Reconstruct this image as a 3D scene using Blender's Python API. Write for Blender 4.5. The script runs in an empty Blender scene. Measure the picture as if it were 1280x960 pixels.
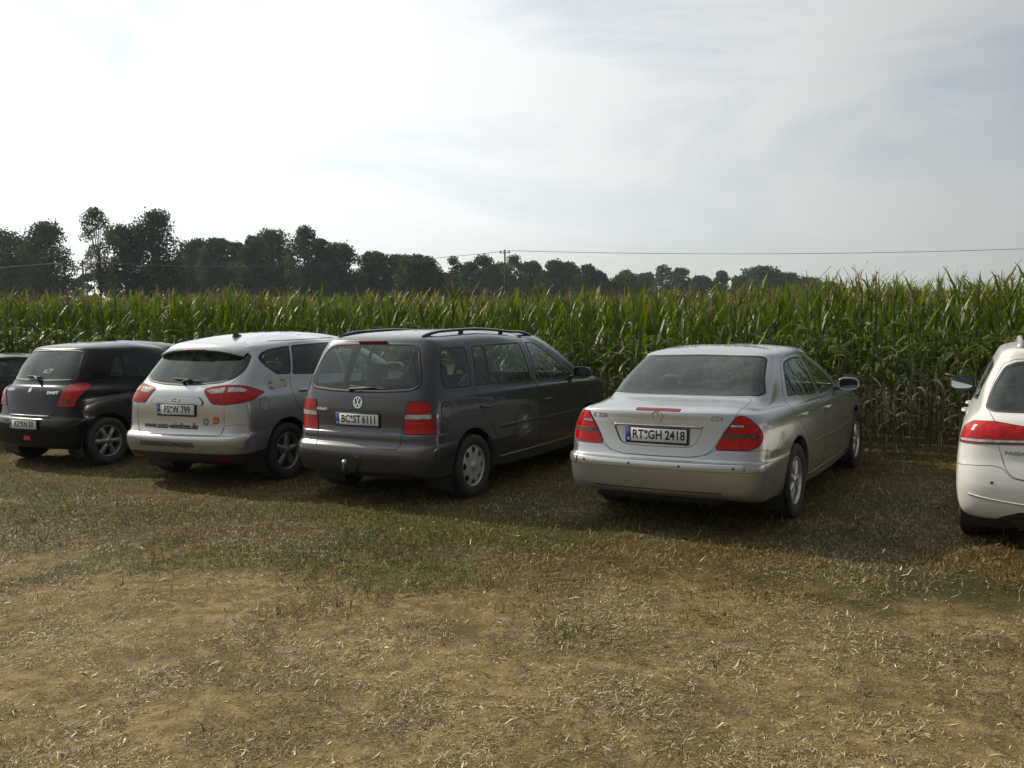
import bpy, bmesh, math, random
import numpy as np
from mathutils import Vector, Matrix, noise
from mathutils.bvhtree import BVHTree
R = math.radians
scene = bpy.context.scene
COL = scene.collection

# ---------------------------------------------------------------- camera
CAM_F, CAM_PITCH, CAM_H, CAM_ROLL = 1150.0, 0.0747, 1.80, -0.0181
cam_data = bpy.data.cameras.new('camera')
cam_data.sensor_width = 36.0
cam_data.lens = 36.0 * CAM_F / 1280.0
cam_data.clip_start = 0.05
cam_data.clip_end = 6000
cam = bpy.data.objects.new('camera', cam_data)
COL.objects.link(cam)
cam.matrix_world = (Matrix.Translation((0, 0, CAM_H)) @ Matrix.Rotation(math.pi / 2 - CAM_PITCH, 4, 'X')
                    @ Matrix.Rotation(CAM_ROLL, 4, 'Z'))
scene.camera = cam

# ---------------------------------------------------------------- light
SUN_EL, SUN_AZ = 36.0, -52.0          # elevation, azimuth to the left of the view axis (+Y)
sdir = Vector((math.sin(R(SUN_AZ)) * math.cos(R(SUN_EL)), math.cos(R(SUN_AZ)) * math.cos(R(SUN_EL)), math.sin(R(SUN_EL))))
sun_data = bpy.data.lights.new('sun', 'SUN')
sun_data.energy = 4.2
sun_data.angle = R(0.6)
sun_data.color = (1.0, 0.90, 0.72)
sun = bpy.data.objects.new('sun', sun_data)
COL.objects.link(sun)
sun.rotation_euler = (-sdir).to_track_quat('-Z', 'Y').to_euler()
sun.location = sdir * 50

world = bpy.data.worlds.new('World')
scene.world = world
world.use_nodes = True


def build_world():
    nt = world.node_tree
    nt.nodes.clear()
    N = nt.nodes.new
    L = nt.links.new
    out = N('ShaderNodeOutputWorld')
    bg = N('ShaderNodeBackground')
    sky = N('ShaderNodeTexSky')
    sky.sky_type = 'NISHITA'
    sky.sun_disc = False
    sky.sun_elevation = R(SUN_EL)
    sky.sun_rotation = R(SUN_AZ)
    sky.altitude = 400
    sky.air_density = 1.0
    sky.dust_density = 1.5
    sky.ozone_density = 1.2
    geo = N('ShaderNodeTexCoord')
    # thin cloud veil: white cloud lit by the sun, denser in streaks
    mp = N('ShaderNodeMapping')
    mp.inputs['Scale'].default_value = (1.0, 1.0, 3.2)
    L(geo.outputs['Generated'], mp.inputs[0])
    n1 = N('ShaderNodeTexNoise')
    n1.inputs['Scale'].default_value = 2.1
    n1.inputs['Detail'].default_value = 9
    n1.inputs['Roughness'].default_value = 0.58
    n1.inputs['Distortion'].default_value = 0.5
    L(mp.outputs[0], n1.inputs['Vector'])
    r1 = N('ShaderNodeValToRGB')
    r1.color_ramp.elements[0].position = 0.36
    r1.color_ramp.elements[0].color = (0.54, 0.54, 0.54, 1)
    r1.color_ramp.elements[1].position = 0.56
    r1.color_ramp.elements[1].color = (0.96, 0.96, 0.96, 1)
    L(n1.outputs[0], r1.inputs[0])
    # cloud brightness from the angle to the sun (forward scattering)
    dot = N('ShaderNodeVectorMath')
    dot.operation = 'DOT_PRODUCT'
    L(geo.outputs['Generated'], dot.inputs[0])
    dot.inputs[1].default_value = sdir
    ma = N('ShaderNodeMapRange')
    ma.inputs['From Min'].default_value = -1
    ma.inputs['From Max'].default_value = 1
    ma.inputs['To Min'].default_value = 0
    ma.inputs['To Max'].default_value = 1
    L(dot.outputs['Value'], ma.inputs[0])
    pw = N('ShaderNodeMath')
    pw.operation = 'POWER'
    L(ma.outputs[0], pw.inputs[0])
    pw.inputs[1].default_value = 3.0
    ml = N('ShaderNodeMath')
    ml.operation = 'MULTIPLY_ADD'
    L(pw.outputs[0], ml.inputs[0])
    ml.inputs[1].default_value = SKY_SUN
    ml.inputs[2].default_value = SKY_BASE
    cl = N('ShaderNodeVectorMath')
    cl.operation = 'SCALE'
    cl.inputs[0].default_value = (0.965, 1.0, 1.0)
    sz = N('ShaderNodeSeparateXYZ')
    L(geo.outputs['Generated'], sz.inputs[0])
    hr = N('ShaderNodeMapRange')                       # the veil is seen edge-on, so thicker, towards the horizon
    hr.inputs['From Min'].default_value = 0.0
    hr.inputs['From Max'].default_value = 0.35
    hr.inputs['To Min'].default_value = 1.16
    hr.inputs['To Max'].default_value = 1.0
    L(sz.outputs['Z'], hr.inputs[0])
    hm_ = N('ShaderNodeMath')
    hm_.operation = 'MULTIPLY'
    L(ml.outputs[0], hm_.inputs[0])
    L(hr.outputs[0], hm_.inputs[1])
    L(hm_.outputs[0], cl.inputs['Scale'])
    mix = N('ShaderNodeMix')
    mix.data_type = 'RGBA'
    L(r1.outputs[0], mix.inputs['Factor'])
    L(sky.outputs[0], mix.inputs[6])
    L(cl.outputs[0], mix.inputs[7])
    L(mix.outputs[2], bg.inputs['Color'])
    bg.inputs['Strength'].default_value = 0.10
    L(bg.outputs[0], out.inputs['Surface'])


SKY_SUN, SKY_BASE = 14.0, 1.95
build_world()
scene.view_settings.view_transform = 'Standard'
scene.view_settings.look = 'None'
scene.view_settings.exposure = 0.0
scene.view_settings.gamma = 1.0
random.seed(7)
rng = np.random.default_rng(7)


# ---------------------------------------------------------------- materials
def new_mat(name):
    m = bpy.data.materials.new(name)
    m.use_nodes = True
    nt = m.node_tree
    return m, nt, nt.nodes['Principled BSDF']


def simple(name, col, rough=0.5, metal=0.0, coat=0.0, var=0.0, scale=30, bump=0.0, spec=0.5):
    m, nt, b = new_mat(name)
    b.inputs['Base Color'].default_value = (*col, 1)
    b.inputs['Roughness'].default_value = rough
    b.inputs['Metallic'].default_value = metal
    b.inputs['Coat Weight'].default_value = coat
    b.inputs['Coat Roughness'].default_value = 0.04
    b.inputs['Specular IOR Level'].default_value = spec
    if var or bump:
        tc = nt.nodes.new('ShaderNodeTexCoord')
        n = nt.nodes.new('ShaderNodeTexNoise')
        n.inputs['Scale'].default_value = scale
        n.inputs['Detail'].default_value = 5
        nt.links.new(tc.outputs['Object'], n.inputs['Vector'])
        if var:
            mr = nt.nodes.new('ShaderNodeMapRange')
            mr.inputs['From Min'].default_value = 0.3
            mr.inputs['From Max'].default_value = 0.7
            mr.inputs['To Min'].default_value = 1 - var
            mr.inputs['To Max'].default_value = 1 + var
            nt.links.new(n.outputs[0], mr.inputs[0])
            vm = nt.nodes.new('ShaderNodeVectorMath')
            vm.operation = 'SCALE'
            vm.inputs[0].default_value = col
            nt.links.new(mr.outputs[0], vm.inputs['Scale'])
            nt.links.new(vm.outputs[0], b.inputs['Base Color'])
        if bump:
            bp = nt.nodes.new('ShaderNodeBump')
            bp.inputs['Strength'].default_value = bump
            bp.inputs['Distance'].default_value = 0.01
            nt.links.new(n.outputs[0], bp.inputs['Height'])
            nt.links.new(bp.outputs[0], b.inputs['Normal'])
    return m


def paint(name, col, metal, rough, dust=0.25, coat=0.7):
    """car paint: flaked base, clear coat, road dust that is thicker low on the body"""
    m, nt, b = new_mat(name)
    N, L = nt.nodes.new, nt.links.new
    tc = N('ShaderNodeTexCoord')
    fl = N('ShaderNodeTexNoise')
    fl.inputs['Scale'].default_value = 900
    fl.inputs['Detail'].default_value = 1
    L(tc.outputs['Object'], fl.inputs['Vector'])
    mr = N('ShaderNodeMapRange')
    mr.inputs['To Min'].default_value = 0.82
    mr.inputs['To Max'].default_value = 1.18
    L(fl.outputs[0], mr.inputs[0])
    vm = N('ShaderNodeVectorMath')
    vm.operation = 'SCALE'
    vm.inputs[0].default_value = col
    L(mr.outputs[0], vm.inputs['Scale'])
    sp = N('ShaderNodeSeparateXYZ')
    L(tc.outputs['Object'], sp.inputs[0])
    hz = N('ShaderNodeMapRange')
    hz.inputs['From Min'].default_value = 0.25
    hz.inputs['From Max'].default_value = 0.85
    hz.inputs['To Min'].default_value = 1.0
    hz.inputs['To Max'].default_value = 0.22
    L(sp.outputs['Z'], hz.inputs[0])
    dn = N('ShaderNodeTexNoise')
    dn.inputs['Scale'].default_value = 5
    dn.inputs['Detail'].default_value = 8
    dn.inputs['Roughness'].default_value = 0.65
    L(tc.outputs['Object'], dn.inputs['Vector'])
    dm = N('ShaderNodeMath')
    dm.operation = 'MULTIPLY'
    L(hz.outputs[0], dm.inputs[0])
    L(dn.outputs[0], dm.inputs[1])
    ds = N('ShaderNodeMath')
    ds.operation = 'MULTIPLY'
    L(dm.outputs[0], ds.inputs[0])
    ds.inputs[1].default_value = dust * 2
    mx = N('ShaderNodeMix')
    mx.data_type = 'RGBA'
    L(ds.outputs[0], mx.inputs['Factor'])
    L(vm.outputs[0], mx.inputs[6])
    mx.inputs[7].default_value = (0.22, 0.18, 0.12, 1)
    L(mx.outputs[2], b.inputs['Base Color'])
    mt = N('ShaderNodeMapRange')
    mt.inputs['To Min'].default_value = metal
    mt.inputs['To Max'].default_value = metal * 0.3
    L(ds.outputs[0], mt.inputs[0])
    L(mt.outputs[0], b.inputs['Metallic'])
    b.inputs['Roughness'].default_value = rough
    b.inputs['Coat Weight'].default_value = coat
    b.inputs['Specular IOR Level'].default_value = 0.25 if metal else 0.08
    cr = N('ShaderNodeMapRange')
    cr.inputs['To Min'].default_value = 0.03
    cr.inputs['To Max'].default_value = 0.5
    L(ds.outputs[0], cr.inputs[0])
    L(cr.outputs[0], b.inputs['Coat Roughness'])
    return m


def glass(name, tint, dust_sheen=0.025):
    m = bpy.data.materials.new(name)
    m.use_nodes = True
    nt = m.node_tree
    nt.nodes.clear()
    N, L = nt.nodes.new, nt.links.new
    out = N('ShaderNodeOutputMaterial')
    tr = N('ShaderNodeBsdfTransparent')
    tr.inputs[0].default_value = (*tint, 1)
    gl = N('ShaderNodeBsdfGlossy')
    gl.inputs['Roughness'].default_value = 0.015
    gl.inputs['Color'].default_value = (0.92, 1.0, 0.97, 1)
    fr = N('ShaderNodeFresnel')
    ge = N('ShaderNodeNewGeometry')                  # same reflectance from inside and outside the pane
    io = N('ShaderNodeMapRange')
    io.inputs['To Min'].default_value = 1.5
    io.inputs['To Max'].default_value = 1 / 1.5
    L(ge.outputs['Backfacing'], io.inputs[0])
    L(io.outputs[0], fr.inputs[0])
    m1 = N('ShaderNodeMixShader')
    L(fr.outputs[0], m1.inputs[0])
    L(tr.outputs[0], m1.inputs[1])
    L(gl.outputs[0], m1.inputs[2])
    df = N('ShaderNodeBsdfDiffuse')
    df.inputs[0].default_value = (0.42, 0.44, 0.40, 1)
    tc = N('ShaderNodeTexCoord')
    n = N('ShaderNodeTexNoise')
    n.inputs['Scale'].default_value = 3
    n.inputs['Detail'].default_value = 8
    n.inputs['Roughness'].default_value = 0.7
    L(tc.outputs['Object'], n.inputs['Vector'])
    n.inputs['Distortion'].default_value = 0.8
    mu = N('ShaderNodeMapRange')  # dust patches that also paint in mottled cloud reflections
    mu.interpolation_type = 'SMOOTHSTEP'
    mu.inputs['From Min'].default_value = 0.42
    mu.inputs['From Max'].default_value = 0.72
    mu.inputs['To Min'].default_value = dust_sheen * 0.15
    mu.inputs['To Max'].default_value = dust_sheen * 3.4
    L(n.outputs[0], mu.inputs[0])
    m2 = N('ShaderNodeMixShader')
    L(mu.outputs[0], m2.inputs[0])
    L(m1.outputs[0], m2.inputs[1])
    L(df.outputs[0], m2.inputs[2])
    L(m2.outputs[0], out.inputs[0])
    return m


def lens(name, col, col2=None, rough=0.12):
    """tail light plastic with moulded ribs and reflector cells"""
    m, nt, b = new_mat(name)
    N, L = nt.nodes.new, nt.links.new
    tc = N('ShaderNodeTexCoord')
    vo = N('ShaderNodeTexVoronoi')
    vo.inputs['Scale'].default_value = 28
    L(tc.outputs['Object'], vo.inputs['Vector'])
    mx = N('ShaderNodeMix')
    mx.data_type = 'RGBA'
    L(vo.outputs['Distance'], mx.inputs['Factor'])
    mx.inputs[6].default_value = (*col, 1)
    c2 = col2 or tuple(c * 0.45 for c in col)
    mx.inputs[7].default_value = (*c2, 1)
    L(mx.outputs[2], b.inputs['Base Color'])
    wv = N('ShaderNodeTexWave')
    wv.bands_direction = 'Z'
    wv.inputs['Scale'].default_value = 28
    L(tc.outputs['Object'], wv.inputs['Vector'])
    bp = N('ShaderNodeBump')
    bp.inputs['Strength'].default_value = 0.25
    bp.inputs['Distance'].default_value = 0.003
    L(wv.outputs[0], bp.inputs['Height'])
    L(bp.outputs[0], b.inputs['Normal'])
    b.inputs['Roughness'].default_value = 0.12
    b.inputs['Coat Weight'].default_value = 0.0
    b.inputs['Specular IOR Level'].default_value = 0.35
    b.inputs['Coat Roughness'].default_value = 0.02
    return m


M = {}
M['black_plastic'] = simple('black_plastic', (0.018, 0.018, 0.019), 0.55, var=0.3, scale=12)
M['rubber'] = simple('rubber', (0.012, 0.012, 0.012), 0.6)
M['gloss_black'] = simple('gloss_black', (0.01, 0.01, 0.011), 0.12, coat=0.5)
M['tyre'] = simple('tyre', (0.022, 0.021, 0.019), 0.8, var=0.5, scale=18, bump=0.4)
M['chrome'] = simple('chrome', (0.75, 0.76, 0.78), 0.12, metal=1.0)
M['alloy'] = simple('alloy', (0.46, 0.46, 0.46), 0.33, metal=0.75, var=0.15, scale=20)
M['alloy_dark'] = simple('alloy_dark', (0.22, 0.22, 0.22), 0.4, metal=0.6, var=0.2, scale=20)
M['hubcap'] = simple('hubcap', (0.40, 0.40, 0.39), 0.42, metal=0.4, var=0.12, scale=20)
M['steel_dark'] = simple('steel_dark', (0.03, 0.03, 0.03), 0.6, metal=0.3)
M['interior'] = simple('interior', (0.035, 0.035, 0.037), 0.85, var=0.3, scale=40)
M['interior_grey'] = simple('interior_grey', (0.10, 0.10, 0.10), 0.9, var=0.2, scale=40)
M['glass'] = glass('window_glass', (0.80, 0.88, 0.84))
M['glass_rear'] = glass('rear_glass', (0.40, 0.48, 0.46), 0.035)
M['glass_dark'] = glass('privacy_glass', (0.16, 0.18, 0.17))
M['lens_red'] = lens('lens_red', (0.56, 0.003, 0.004))
M['lens_dark_red'] = lens('lens_dark_red', (0.26, 0.008, 0.010))
M['lens_clear'] = lens('lens_clear', (0.62, 0.60, 0.56), (0.25, 0.24, 0.22))
M['lens_smoke'] = lens('lens_smoke', (0.14, 0.07, 0.055), (0.06, 0.02, 0.02))
M['plate_white'] = simple('plate_white', (0.62, 0.63, 0.62), 0.35, var=0.05, scale=60)
M['plate_blue'] = simple('plate_blue', (0.02, 0.06, 0.36), 0.4)
M['ink'] = simple('ink', (0.012, 0.012, 0.012), 0.5)
M['ink_grey'] = simple('ink_grey', (0.10, 0.105, 0.115), 0.5)
M['mirror'] = simple('mirror', (0.30, 0.35, 0.40), 0.04, metal=1.0)
M['paper'] = simple('paper', (0.7, 0.7, 0.68), 0.7)


# ---------------------------------------------------------------- object helpers
def link(name, me, mat=None, parent=None):
    ob = bpy.data.objects.new(name, me)
    COL.objects.link(ob)
    if mat is not None and len(me.materials) == 0:
        me.materials.append(mat)
    if parent is not None:
        ob.parent = parent
    return ob


def mesh_from(name, verts, faces, mat=None, smooth=True):
    me = bpy.data.meshes.new(name)
    me.from_pydata([tuple(v) for v in verts], [], [tuple(f) for f in faces])
    if smooth:
        me.polygons.foreach_set('use_smooth', [True] * len(me.polygons))
    if mat is not None:
        me.materials.append(mat)
    me.update()
    return me


def fast_mesh(name, V, F, mat=None, smooth=False, attr=None):
    """numpy verts (n,3), faces (m,k)"""
    me = bpy.data.meshes.new(name)
    k = F.shape[1]
    me.vertices.add(len(V))
    me.vertices.foreach_set('co', V.astype(np.float32).ravel())
    me.loops.add(F.size)
    me.loops.foreach_set('vertex_index', F.astype(np.int32).ravel())
    me.polygons.add(len(F))
    me.polygons.foreach_set('loop_start', np.arange(0, F.size, k, dtype=np.int32))
    if smooth:
        me.polygons.foreach_set('use_smooth', np.ones(len(F), bool))
    if attr is not None:
        a = me.attributes.new('tone', 'FLOAT', 'POINT')
        a.data.foreach_set('value', attr.astype(np.float32))
    if mat is not None:
        me.materials.append(mat)
    me.update(calc_edges=True)
    return me


def tag(o, label=None, cat=None, group=None, kind=None):
    if label:
        o['label'] = label
    if cat:
        o['category'] = cat
    if group:
        o['group'] = group
    if kind:
        o['kind'] = kind
    return o


def empty(name, loc, rz=0.0):
    o = bpy.data.objects.new(name, None)
    o.empty_display_size = 0.2
    COL.objects.link(o)
    o.location = loc
    o.rotation_euler = (0, 0, rz)
    return o


def bm_to(name, bm, mat, parent=None, smooth=True):
    me = bpy.data.meshes.new(name)
    if smooth:
        for f in bm.faces:
            f.smooth = True
    bm.to_mesh(me)
    bm.free()
    me.materials.append(mat)
    return link(name, me, None, parent)


def rbox(bm, c, s, bev=0.02, rot=None, seg=2):
    """rounded box into bm: centre, full size"""
    r = bmesh.ops.create_cube(bm, size=1.0)
    vs = r['verts']
    bmesh.ops.scale(bm, vec=s, verts=vs)
    es = list({e for v in vs for e in v.link_edges})
    if bev > 0:
        g = bmesh.ops.bevel(bm, geom=es, offset=bev, segments=seg, profile=0.6, affect='EDGES')
        vs = list({v for f in g['faces'] for v in f.verts} | {v for v in vs if v.is_valid})
    if rot is not None:
        bmesh.ops.rotate(bm, verts=vs, cent=(0, 0, 0), matrix=rot)
    bmesh.ops.translate(bm, verts=vs, vec=c)
    return vs


def tube_data(pts, rad, seg=8, cap=True):
    pts = [Vector(p) for p in pts]
    n = len(pts)
    rads = rad if isinstance(rad, (list, tuple)) else [rad] * n
    V, F = [], []
    up = Vector((0, 0, 1))
    prev = None
    for i, p in enumerate(pts):
        t = (pts[min(i + 1, n - 1)] - pts[max(i - 1, 0)]).normalized()
        if prev is None:
            a = t.cross(up)
            if a.length < 0.1:
                a = t.cross(Vector((1, 0, 0)))
        else:
            a = prev - t * prev.dot(t)
        a.normalize()
        prev = a
        b = t.cross(a)
        for k in range(seg):
            an = 2 * math.pi * k / seg
            V.append(p + (a * math.cos(an) + b * math.sin(an)) * rads[i])
    for i in range(n - 1):
        for k in range(seg):
            F.append((i * seg + k, i * seg + (k + 1) % seg, (i + 1) * seg + (k + 1) % seg, (i + 1) * seg + k))
    if cap:
        F.append(tuple(range(seg - 1, -1, -1)))
        F.append(tuple((n - 1) * seg + k for k in range(seg)))
    return V, F


def tube(name, pts, rad, mat, parent=None, seg=8, squash=None):
    V, F = tube_data(pts, rad, seg)
    return link(name, mesh_from(name, V, F, mat), None, parent)


def lathe_data(prof, seg=40, axis='x', close=False):
    """prof: (r, h) pairs; revolve round axis x, h along x"""
    V, F = [], []
    n = len(prof)
    for r, h in prof:
        for k in range(seg):
            a = 2 * math.pi * k / seg
            V.append((h, r * math.cos(a), r * math.sin(a)))
    for i in range(n - 1):
        for k in range(seg):
            F.append((i * seg + k, i * seg + (k + 1) % seg, (i + 1) * seg + (k + 1) % seg, (i + 1) * seg + k))
    return V, F


def text_mesh(s, size, sx=1.0, depth=0.0, bold=0.0, shear=0.0, spacing=1.0):
    cu = bpy.data.curves.new('txt', 'FONT')
    cu.body = s
    cu.size = size
    cu.align_x = 'CENTER'
    cu.align_y = 'CENTER'
    cu.offset = bold
    cu.shear = shear
    cu.space_character = spacing
    cu.extrude = depth
    cu.resolution_u = 3
    ob = bpy.data.objects.new('txt', cu)
    COL.objects.link(ob)
    dg = bpy.context.evaluated_depsgraph_get()
    dg.update()
    me = bpy.data.meshes.new_from_object(ob.evaluated_get(dg))
    bpy.data.objects.remove(ob)
    bpy.data.curves.remove(cu)
    me.materials.clear()
    co = np.array([v.co[:] for v in me.vertices])
    if len(co):
        co[:, 0] *= sx
        me.vertices.foreach_set('co', co.ravel())
    return me, co
# ================================================================ cars
def pchip_tangents(t, P):
    """monotone tangents for each coordinate; t (n,), P (n,d)"""
    h = np.diff(t)[:, None]
    d = np.diff(P, axis=0) / h
    m = np.zeros_like(P)
    for i in range(1, len(t) - 1):
        a, b = d[i - 1], d[i]
        w1, w2 = 2 * h[i] + h[i - 1], h[i] + 2 * h[i - 1]
        ok = a * b > 0
        with np.errstate(divide='ignore', invalid='ignore'):
            hm = (w1 + w2) / (w1 / a + w2 / b)
        m[i] = np.where(ok, hm, 0)
    m[0], m[-1] = d[0], d[-1]
    return m


def resample(P, sub, blend=0.5):
    """smooth curve through points P (n,d): sub pieces per span"""
    n = len(P)
    ch = np.sqrt((np.diff(P, axis=0) ** 2).sum(1)) + 1e-5
    t = np.concatenate([[0], np.cumsum(np.maximum(ch, 1e-4) ** 0.7)])
    m = pchip_tangents(t, P)
    m2 = np.zeros_like(P)                                  # finite difference tangents are rounder
    for i in range(1, n - 1):
        m2[i] = ((P[i + 1] - P[i]) / (t[i + 1] - t[i]) * (t[i] - t[i - 1]) + (P[i] - P[i - 1]) / (t[i] - t[i - 1]) * (t[i + 1] - t[i])) / (t[i + 1] - t[i - 1])
    m2[0], m2[-1] = m[0], m[-1]
    m = m * (1 - blend) + m2 * blend
    out = []
    for i in range(n - 1):
        h = t[i + 1] - t[i]
        k = sub[i] if isinstance(sub, (list, tuple)) else sub
        for j in range(k):
            s = j / k
            out.append((2 * s ** 3 - 3 * s ** 2 + 1) * P[i] + (s ** 3 - 2 * s ** 2 + s) * h * m[i]
                       + (-2 * s ** 3 + 3 * s ** 2) * P[i + 1] + (s ** 3 - s ** 2) * h * m[i + 1])
    out.append(P[-1])
    return np.array(out)


NSIDE = 9


def ring(lv):
    """one level of the half body: control points from the rear centre round the right side to the front centre.
    lv: yr zr (rear centre) rb (rear bow) rc (rear corner length) wr (width at rear corner), zq zm zn (side z at
    rear quarter / middle / nose quarter), w (max half width), wf, fc, fb, yf, zf"""
    yr, zr, rb, rc, wr, zq, zm, zn, w, wf, fc, fb, yf, zf = lv
    P = [(0, yr, zr), (.35 * wr, yr + .07 * rb, zr), (.66 * wr, yr + .34 * rb, zr + .05 * (zq - zr)),
         (.88 * wr, yr + .82 * rb, zr + .35 * (zq - zr)), (.985 * wr, yr + rb + .38 * rc, zr + .8 * (zq - zr))]
    y0, y1 = yr + rb + rc, yf - fb - fc
    w0, w1 = wr + .012, wf + .012
    for i in range(NSIDE):
        t = i / (NSIDE - 1)
        y = y0 + (y1 - y0) * t
        if t < .45:
            q = 1 - (1 - t / .45) ** 2
            x = w0 + (w - w0) * q
            z = zq + (zm - zq) * (t / .45)
        elif t > .55:
            u = (t - .55) / .45
            x = w + (w1 - w) * u * u
            z = zm + (zn - zm) * u
        else:
            x, z = w, zm
        P.append((x, y, z))
    P += [(.985 * wf, yf - fb - .38 * fc, zn + .2 * (zf - zn)), (.86 * wf, yf - .75 * fb, zn + .65 * (zf - zn)),
          (.62 * wf, yf - .33 * fb, zn + .95 * (zf - zn)), (.33 * wf, yf - .08 * fb, zf), (0, yf, zf)]
    return np.array(P, float)


def body_grid(levels, subl=None, subk=4):
    rings = np.array([resample(ring(l), subk, 0.8) for l in levels])      # (L, K, 3)
    L, K, _ = rings.shape
    sub = subl or 5
    cols = [resample(rings[:, k, :], sub, 0.35) for k in range(K)]
    G = np.array(cols).transpose(1, 0, 2).copy()                     # (levels, K, 3)
    G[:, 0, 0] = 0
    G[:, -1, 0] = 0
    return G


def grid_normals(G):
    du = np.gradient(G, axis=1)
    dv = np.gradient(G, axis=0)
    # at the centre line the surface is mirrored, so its tangent there is purely sideways
    du[:, 0] = (1e-3, 0, 0)
    du[:, -1] = (-1e-3, 0, 0)
    n = np.cross(du, dv)
    ln = np.linalg.norm(n, axis=2, keepdims=True)
    n = n / np.maximum(ln, 1e-12)
    bad = ln[..., 0] < 1e-10
    n[bad] = (0, 0, 1)
    return n


class Body:
    """right half of a car shell as one bmesh; outlines are cut into it and lifted out as separate panels"""

    def __init__(self, levels, subl=5, sheet=0.0):
        G = body_grid(levels, subl)
        G = G[:-1] if False else G
        self.G = G
        Nn = grid_normals(G)
        bm = bmesh.new()
        self.bm = bm
        self.ls = bm.verts.layers.float.new('s')
        self.ln = bm.verts.layers.float_vector.new('n')
        self.lp = bm.faces.layers.int.new('part')
        A, B, _ = G.shape
        seg = np.sqrt(((G[:, 1:, :2] - G[:, :-1, :2]) ** 2).sum(2))
        S = np.concatenate([np.zeros((A, 1)), np.cumsum(seg, 1)], 1)
        vs = [[None] * B for _ in range(A)]
        for i in range(A):
            for j in range(B):
                v = bm.verts.new(G[i, j])
                v[self.ls] = S[i, j]
                v[self.ln] = Nn[i, j]
                vs[i][j] = v
        for i in range(A - 1):
            for j in range(B - 1):
                bm.faces.new((vs[i][j], vs[i][j + 1], vs[i + 1][j + 1], vs[i + 1][j]))
        bm.normal_update()
        self.names = {0: 'body'}
        self.bvh = BVHTree.FromBMesh(bm)

    def coords(self, mode):
        ls = self.ls
        return {'side': lambda v: (v.co.y, v.co.z), 'rear': lambda v: (v.co.x, v.co.z),
                'front': lambda v: (v.co.x, v.co.z), 'top': lambda v: (v.co.x, v.co.y),
                'wrap': lambda v: (v[ls], v.co.z)}[mode]

    def region(self, mode, lim):
        def ok(f):
            c = f.calc_center_median()
            n = f.normal
            if mode == 'side':
                return n.x > .12 and c.x > .3
            if mode == 'rear':
                return n.y < -.02 and c.y < lim
            if mode == 'front':
                return n.y > .02 and c.y > lim
            if mode == 'top':
                return n.z > .3 and c.z > lim
            return c.y < lim
        return ok

    def cut(self, mode, outline, new, parts=(0,), lim=2.4):
        """cut the outline (2D polygon) into faces that carry one of `parts`; faces inside become part `new`"""
        bm, lp, ls, ln = self.bm, self.lp, self.ls, self.ln
        cf = self.coords(mode)
        ok = self.region(mode, lim)
        xs = [p[0] for p in outline]
        ys = [p[1] for p in outline]
        x0, x1, y0, y1 = min(xs), max(xs), min(ys), max(ys)

        def overlap(f):
            cs = [cf(v) for v in f.verts]
            return (max(c[0] for c in cs) > x0 and min(c[0] for c in cs) < x1 and
                    max(c[1] for c in cs) > y0 and min(c[1] for c in cs) < y1)
        faces = [f for f in bm.faces if f[lp] in parts and overlap(f) and ok(f)]
        n = len(outline)
        for i in range(n):
            p, q = outline[i], outline[(i + 1) % n]
            dx, dy = q[0] - p[0], q[1] - p[1]
            l = math.hypot(dx, dy)
            if l < 1e-6:
                continue
            nx, ny = -dy / l, dx / l
            # only faces the segment can touch (plus a margin); the centre test tidies the rest
            bx0, bx1 = min(p[0], q[0]) - .0005, max(p[0], q[0]) + .0005
            by0, by1 = min(p[1], q[1]) - .0005, max(p[1], q[1]) + .0005
            new_faces = []
            for f in faces:
                if not f.is_valid:
                    continue
                vs = list(f.verts)
                cs = [cf(v) for v in vs]
                if (max(c[0] for c in cs) < bx0 or min(c[0] for c in cs) > bx1 or
                        max(c[1] for c in cs) < by0 or min(c[1] for c in cs) > by1):
                    continue
                ds = [(c[0] - p[0]) * nx + (c[1] - p[1]) * ny for c in cs]
                if min(ds) > -1e-5 or max(ds) < 1e-5:
                    continue
                on = []
                m = len(vs)
                for k in range(m):
                    a, b = vs[k], vs[(k + 1) % m]
                    da, db = ds[k], ds[(k + 1) % m]
                    if abs(da) <= 1e-5:
                        on.append(a)
                    if (da > 1e-5 and db < -1e-5) or (da < -1e-5 and db > 1e-5):
                        e = bm.edges.get((a, b))
                        if e is None:
                            continue
                        t = da / (da - db)
                        sa, sb, na, nb = a[ls], b[ls], Vector(a[ln]), Vector(b[ln])
                        ca, cb = a.co.copy(), b.co.copy()
                        _, nv = bmesh.utils.edge_split(e, a, t)
                        nv.co = ca.lerp(cb, t)
                        nv[ls] = sa + (sb - sa) * t
                        nv[ln] = na.lerp(nb, t).normalized()
                        on.append(nv)
                if len(on) == 2:
                    try:
                        nf, _ = bmesh.utils.face_split(f, on[0], on[1])
                        nf[lp] = f[lp]
                        nf.normal_update()
                        f.normal_update()
                        new_faces.append(nf)
                    except Exception:
                        pass
            faces += new_faces
        pid = len(self.names)
        self.names[pid] = new
        for f in faces:
            if f.is_valid:
                cs = [cf(v) for v in f.verts]
                cx = sum(c[0] for c in cs) / len(cs)
                cy = sum(c[1] for c in cs) / len(cs)
                if inside(cx, cy, outline):
                    f[lp] = pid
        return pid

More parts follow.
